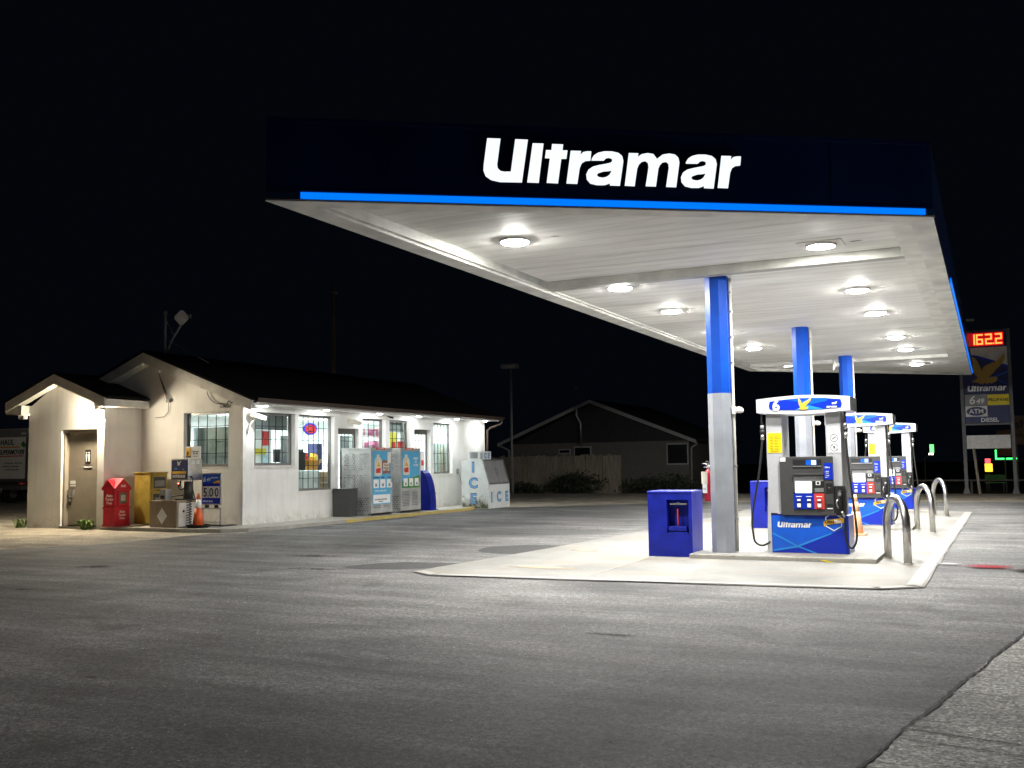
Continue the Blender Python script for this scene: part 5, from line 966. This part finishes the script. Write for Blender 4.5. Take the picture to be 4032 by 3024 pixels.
for tx, z in (('1-2 Bedrooms - 763 Cu. Ft.', 1.76), ('Automatic Transmission', 1.62), ('Air-Ride Suspension', 1.48)): text(tx, .11, m_ink, tr, (.92 if z > 1.7 else .72, -.034, z), bold=.012, align='RIGHT')
# price pylon
py = thing('price_pylon', 'tall roadside price pylon with red numerals and a gold bird panel', 'pylon sign', (-.1, 44, -.3))
m_galvp = M('weathered_pylon_steel', (.16, .165, .17), .6, var=.15, scale=3); b = MB(); b.box(-.95, -.82, .05, .2, 0, 6.87, m_galvp); b.box(.82, .95, .05, .2, 0, 6.87, m_galvp)
for x in (-.885, .885): b.prism([(x-.22, 0), (x+.22, 0), (x+.08, .5), (x-.08, .5)], 'y', -.05, .3, m_galvp)
b.box(-.82, .82, .05, .2, 6.80, 6.87, m_galvp); b.box(-.82, .82, .05, .2, 3.04, 3.12, m_galvp); b.build('frame', py)
b = MB(); b.box(-.80, .82, .0, .22, 6.17, 6.80, m_navyink); b.box(-.66, .72, -.0015, -.0005, 6.22, 6.76, E_('red_numeral_halo', (1.0, .01, .02), .10)); b.build('price_panel', py)  # red halo round the numerals put in as a dim glowing backing
SEG = {'0': 'abcdef', '1': 'bc', '2': 'abged', '6': 'afgedc'}
def seven(ch_, x, z, h, wd2, parent, m, y, skew=.0):
    t2 = h*.13; b = MB(); S = {'a': (0, wd2, h-t2, h), 'd': (0, wd2, 0, t2), 'g': (0, wd2, h/2-t2/2, h/2+t2/2), 'f': (0, t2, h/2, h), 'b': (wd2-t2, wd2, h/2, h), 'e': (0, t2, 0, h/2), 'c': (wd2-t2, wd2, 0, h/2)}
    for s_ in SEG[ch_]: q = S[s_]; b.box(x+q[0], x+q[1], y-.02, y, z+q[2], z+q[3], m)
    b.build('numeral', parent)
for ch_, x in (('1', -.56), ('6', -.27), ('2', .06), ('2', .42)): seven(ch_, x, 6.28, .42, .25, py, m_redled, -.002)
b = MB(); b.box(.33, .385, -.022, -.002, 6.28, 6.335, m_redled); b.build('decimal_point', py)
b = MB(); b.box(-.80, .82, .0, .22, 4.36, 6.165, m_wtrim); b.build('brand_panel', py)
b = MB(); Y0 = -.004; b.faces([(px, Y0, pz) for px, pz in [(-.80, 4.36), (.82, 4.36), (.82, 5.40), (.30, 5.62), (-.25, 5.83), (-.80, 5.93)]], [tuple(range(6))], m_navyink); b.faces([(px, Y0-.002, pz) for px, pz in [(-.8, 5.80), (-.25, 5.74), (.3, 5.55), (.82, 5.28), (.82, 5.40), (.3, 5.63), (-.25, 5.84), (-.8, 5.94)]], [tuple(range(8))], m_pblue); b.faces([(px, Y0-.002, pz) for px, pz in [(.15, 4.85), (.82, 5.12), (.82, 5.18), (.15, 4.92)]], [(0, 1, 2, 3)], m_pmid); b.faces([(px, Y0-.003, pz) for px, pz in [(.2, 4.95), (.82, 4.60), (.82, 4.64), (.2, 5.0)]], [(0, 1, 2, 3)], m_pmid); b.build('panel_art', py)
shape([EAGLE], 'emblem', m_goldd, py, (-.48, -.012, 4.66), FRONT, .004, 1.22); wordmark(1.42, m_wink, py, (-.68, -.012, 4.40), FRONT, .004)
b = MB(); b.box(-.80, .82, .0, .22, 3.13, 4.34, m_navyink); b.build('service_panel', py)
for (x0, x1, z0, z1, m) in ((-.79, .01, 3.83, 4.27, m_grey), (.03, .81, 3.82, 4.25, m_yell), (-.79, .01, 3.38, 3.81, m_white)): b = MB(); b.box(x0, x1, -.012, -.001, z0, z1, m); b.build('notice_panel', py)
text('6', .46, m_wink, py, (-.66, -.02, 3.90), bold=.02, shear=.2, name='numeral'); text('49', .30, m_wink, py, (-.40, -.02, 3.90), bold=.02, shear=.2, name='numeral'); text('PROPANE', .17, m_ink, py, (.42, -.02, 3.98), bold=.02, align='CENTER')
shape([[(.36*math.cos(2*math.pi*k/24), .18*math.sin(2*math.pi*k/24)) for k in range(24)]], 'oval', m_navyink, py, (-.39, -.016, 3.595), FRONT, .002); text('ATM', .26, m_wink, py, (-.39, -.022, 3.51), bold=.02, align='CENTER'); text('DIESEL', .22, m_wink, py, (.08, -.006, 3.17), bold=.02, align='CENTER')
b = MB(); b.box(-.80, .78, -.02, .03, 2.10, 2.63, m_white); b.build('blank_board', py)
# second, angled price face of the same pylon
b = MB(); b.prism([(-1.42, .45), (-.84, -.02), (-.80, .02), (-1.38, .49)], 'z', 6.10, 6.95, m_navyink); b.build('angled_panel', py)
b = MB()
for k in range(3): b.prism([(-1.40+.0, .41), (-.92, .02), (-.90, .04), (-1.38, .43)], 'z', 6.30+.17*k, 6.37+.17*k, m_redled)
b.prism([(-.86, -.04), (-.82, -.07), (-.80, -.05), (-.84, -.02)], 'z', 6.10, 6.9, m_redglow); b.build('numeral', py)
b = MB(); b.tube([(-.9, .1, 6.87), (-.9, .1, 7.35), (-.5, .1, 7.4)], .03, m_galv, 6); b.box(-.6, -.3, .0, .2, 7.28, 7.36, m_galv); b.build('lamp_bracket', py)
pk = thing('leaning_post', 'weathered timber post leaning beneath the price pylon', 'post', (-.6, 43.5, -.3)); b = MB(); b.tube([(.12, 0, 0), (-.05, 0, 2.1)], .06, m_fence, 6); b.build('timber', pk)
# far side of the road
ps = thing('shop_signboard', 'pale pink signboard with dark lettering across the road, at the right edge', 'signboard', (1.6, 60, 0)); b = MB(); b.box(-.55, 2.4, 0, .12, 2.1, 3.65, M('pink_board', (.30, .20, .17), .7)); b.box(-1.35, -.56, .05, .15, 1.5, 2.9, M('brown_board', (.20, .12, .09), .7)); b.build('board', ps); b = MB(); b.box(-.5, -.35, .12, .3, -.3, 2.1, m_pole); b.box(2.0, 2.15, .12, .3, -.3, 2.1, m_pole); b.build('posts', ps)
text('sher', .62, m_ink, ps, (-.42, -.004, 3.0), bold=.01); text('mily a', .34, m_ink, ps, (-.5, -.004, 2.5), bold=.01)
gt = thing('green_tube_sign', 'green light tubes in an L shape across the road', 'light tube', (.55, 55, 0)); b = MB(); b.box(-.42, -.35, 0, .05, 1.32, 1.80, m_grnled); b.box(-.35, -.02, 0, .05, 1.32, 1.39, m_grnled); b.box(.06, .34, 0, .05, 1.32, 1.39, m_grnled); b.box(.42, .54, 0, .05, 1.32, 1.39, m_grnled); b.build('tubes', gt); b = MB(); b.box(-.5, .6, .06, .1, 1.25, 1.30, m_dkgrey); b.box(-.02, .04, .06, .12, -.3, 1.25, m_dkgrey); b.build('bracket', gt)
sm = thing('lit_roadside_sign', 'small red and yellow lit sign beneath the pylon, across the road', 'sign', (-.2, 58, 0)); b = MB(); b.box(-.16, .1, 0, .08, 1.12, 1.36, E_('red_lit_face', (1.0, .08, .1), .9)); b.box(-.18, .18, 0, .08, .68, 1.10, E_('yellow_lit_face', (1.0, .55, .03), .9)); b.build('faces', sm); b = MB(); b.box(-.03, .03, .02, .06, -.3, .68, m_dkgrey); b.build('post', sm)
fs = thing('far_lit_sign', 'small green and white lit sign far beyond the rearmost pump', 'sign', (-3.6, 70, 0)); b = MB(); b.box(-.05, .2, 0, .1, 1.75, 2.3, E_('green_lit_face', (.15, .8, .2), .8)); b.box(-.12, .16, -.02, -.001, 1.62, 1.74, E_('white_lit_face', (1, .9, .75), 1.5)); b.build('faces', fs); b = MB(); b.tube([(-.38, 0, -.3), (-.38, 0, 1.45)], .04, m_pole, 6); b.tube([(-.38, 0, 1.45), (.1, 0, 1.7)], .03, m_pole, 6); b.build('post', fs)
gc = thing('green_bench', 'low pale green bench lit beneath the roadside sign', 'bench', (.1, 56, -.3)); b = MB(); b.box(-.5, .45, 0, .4, .42, .48, m_green); b.build('seat', gc); b = MB(); b.box(-.5, .45, .36, .42, .55, .85, m_green); b.build('backrest', gc)
for x in (-.4, .35): b = MB(); b.box(x-.04, x+.04, .05, .35, 0, .42, m_dkgrey); b.build('leg', gc)
gr = thing('guard_rail', 'low dim guard rail along the far roadside', 'guard rail', (2, 52, -.3)); b = MB(); b.box(-12, 10, 0, .06, .62, .70, m_pole); b.build('rail', gr)
for k in range(8): b = MB(); b.box(-12+3*k, -11.9+3*k, .06, .14, 0, .61, m_pole); b.build('post', gr)
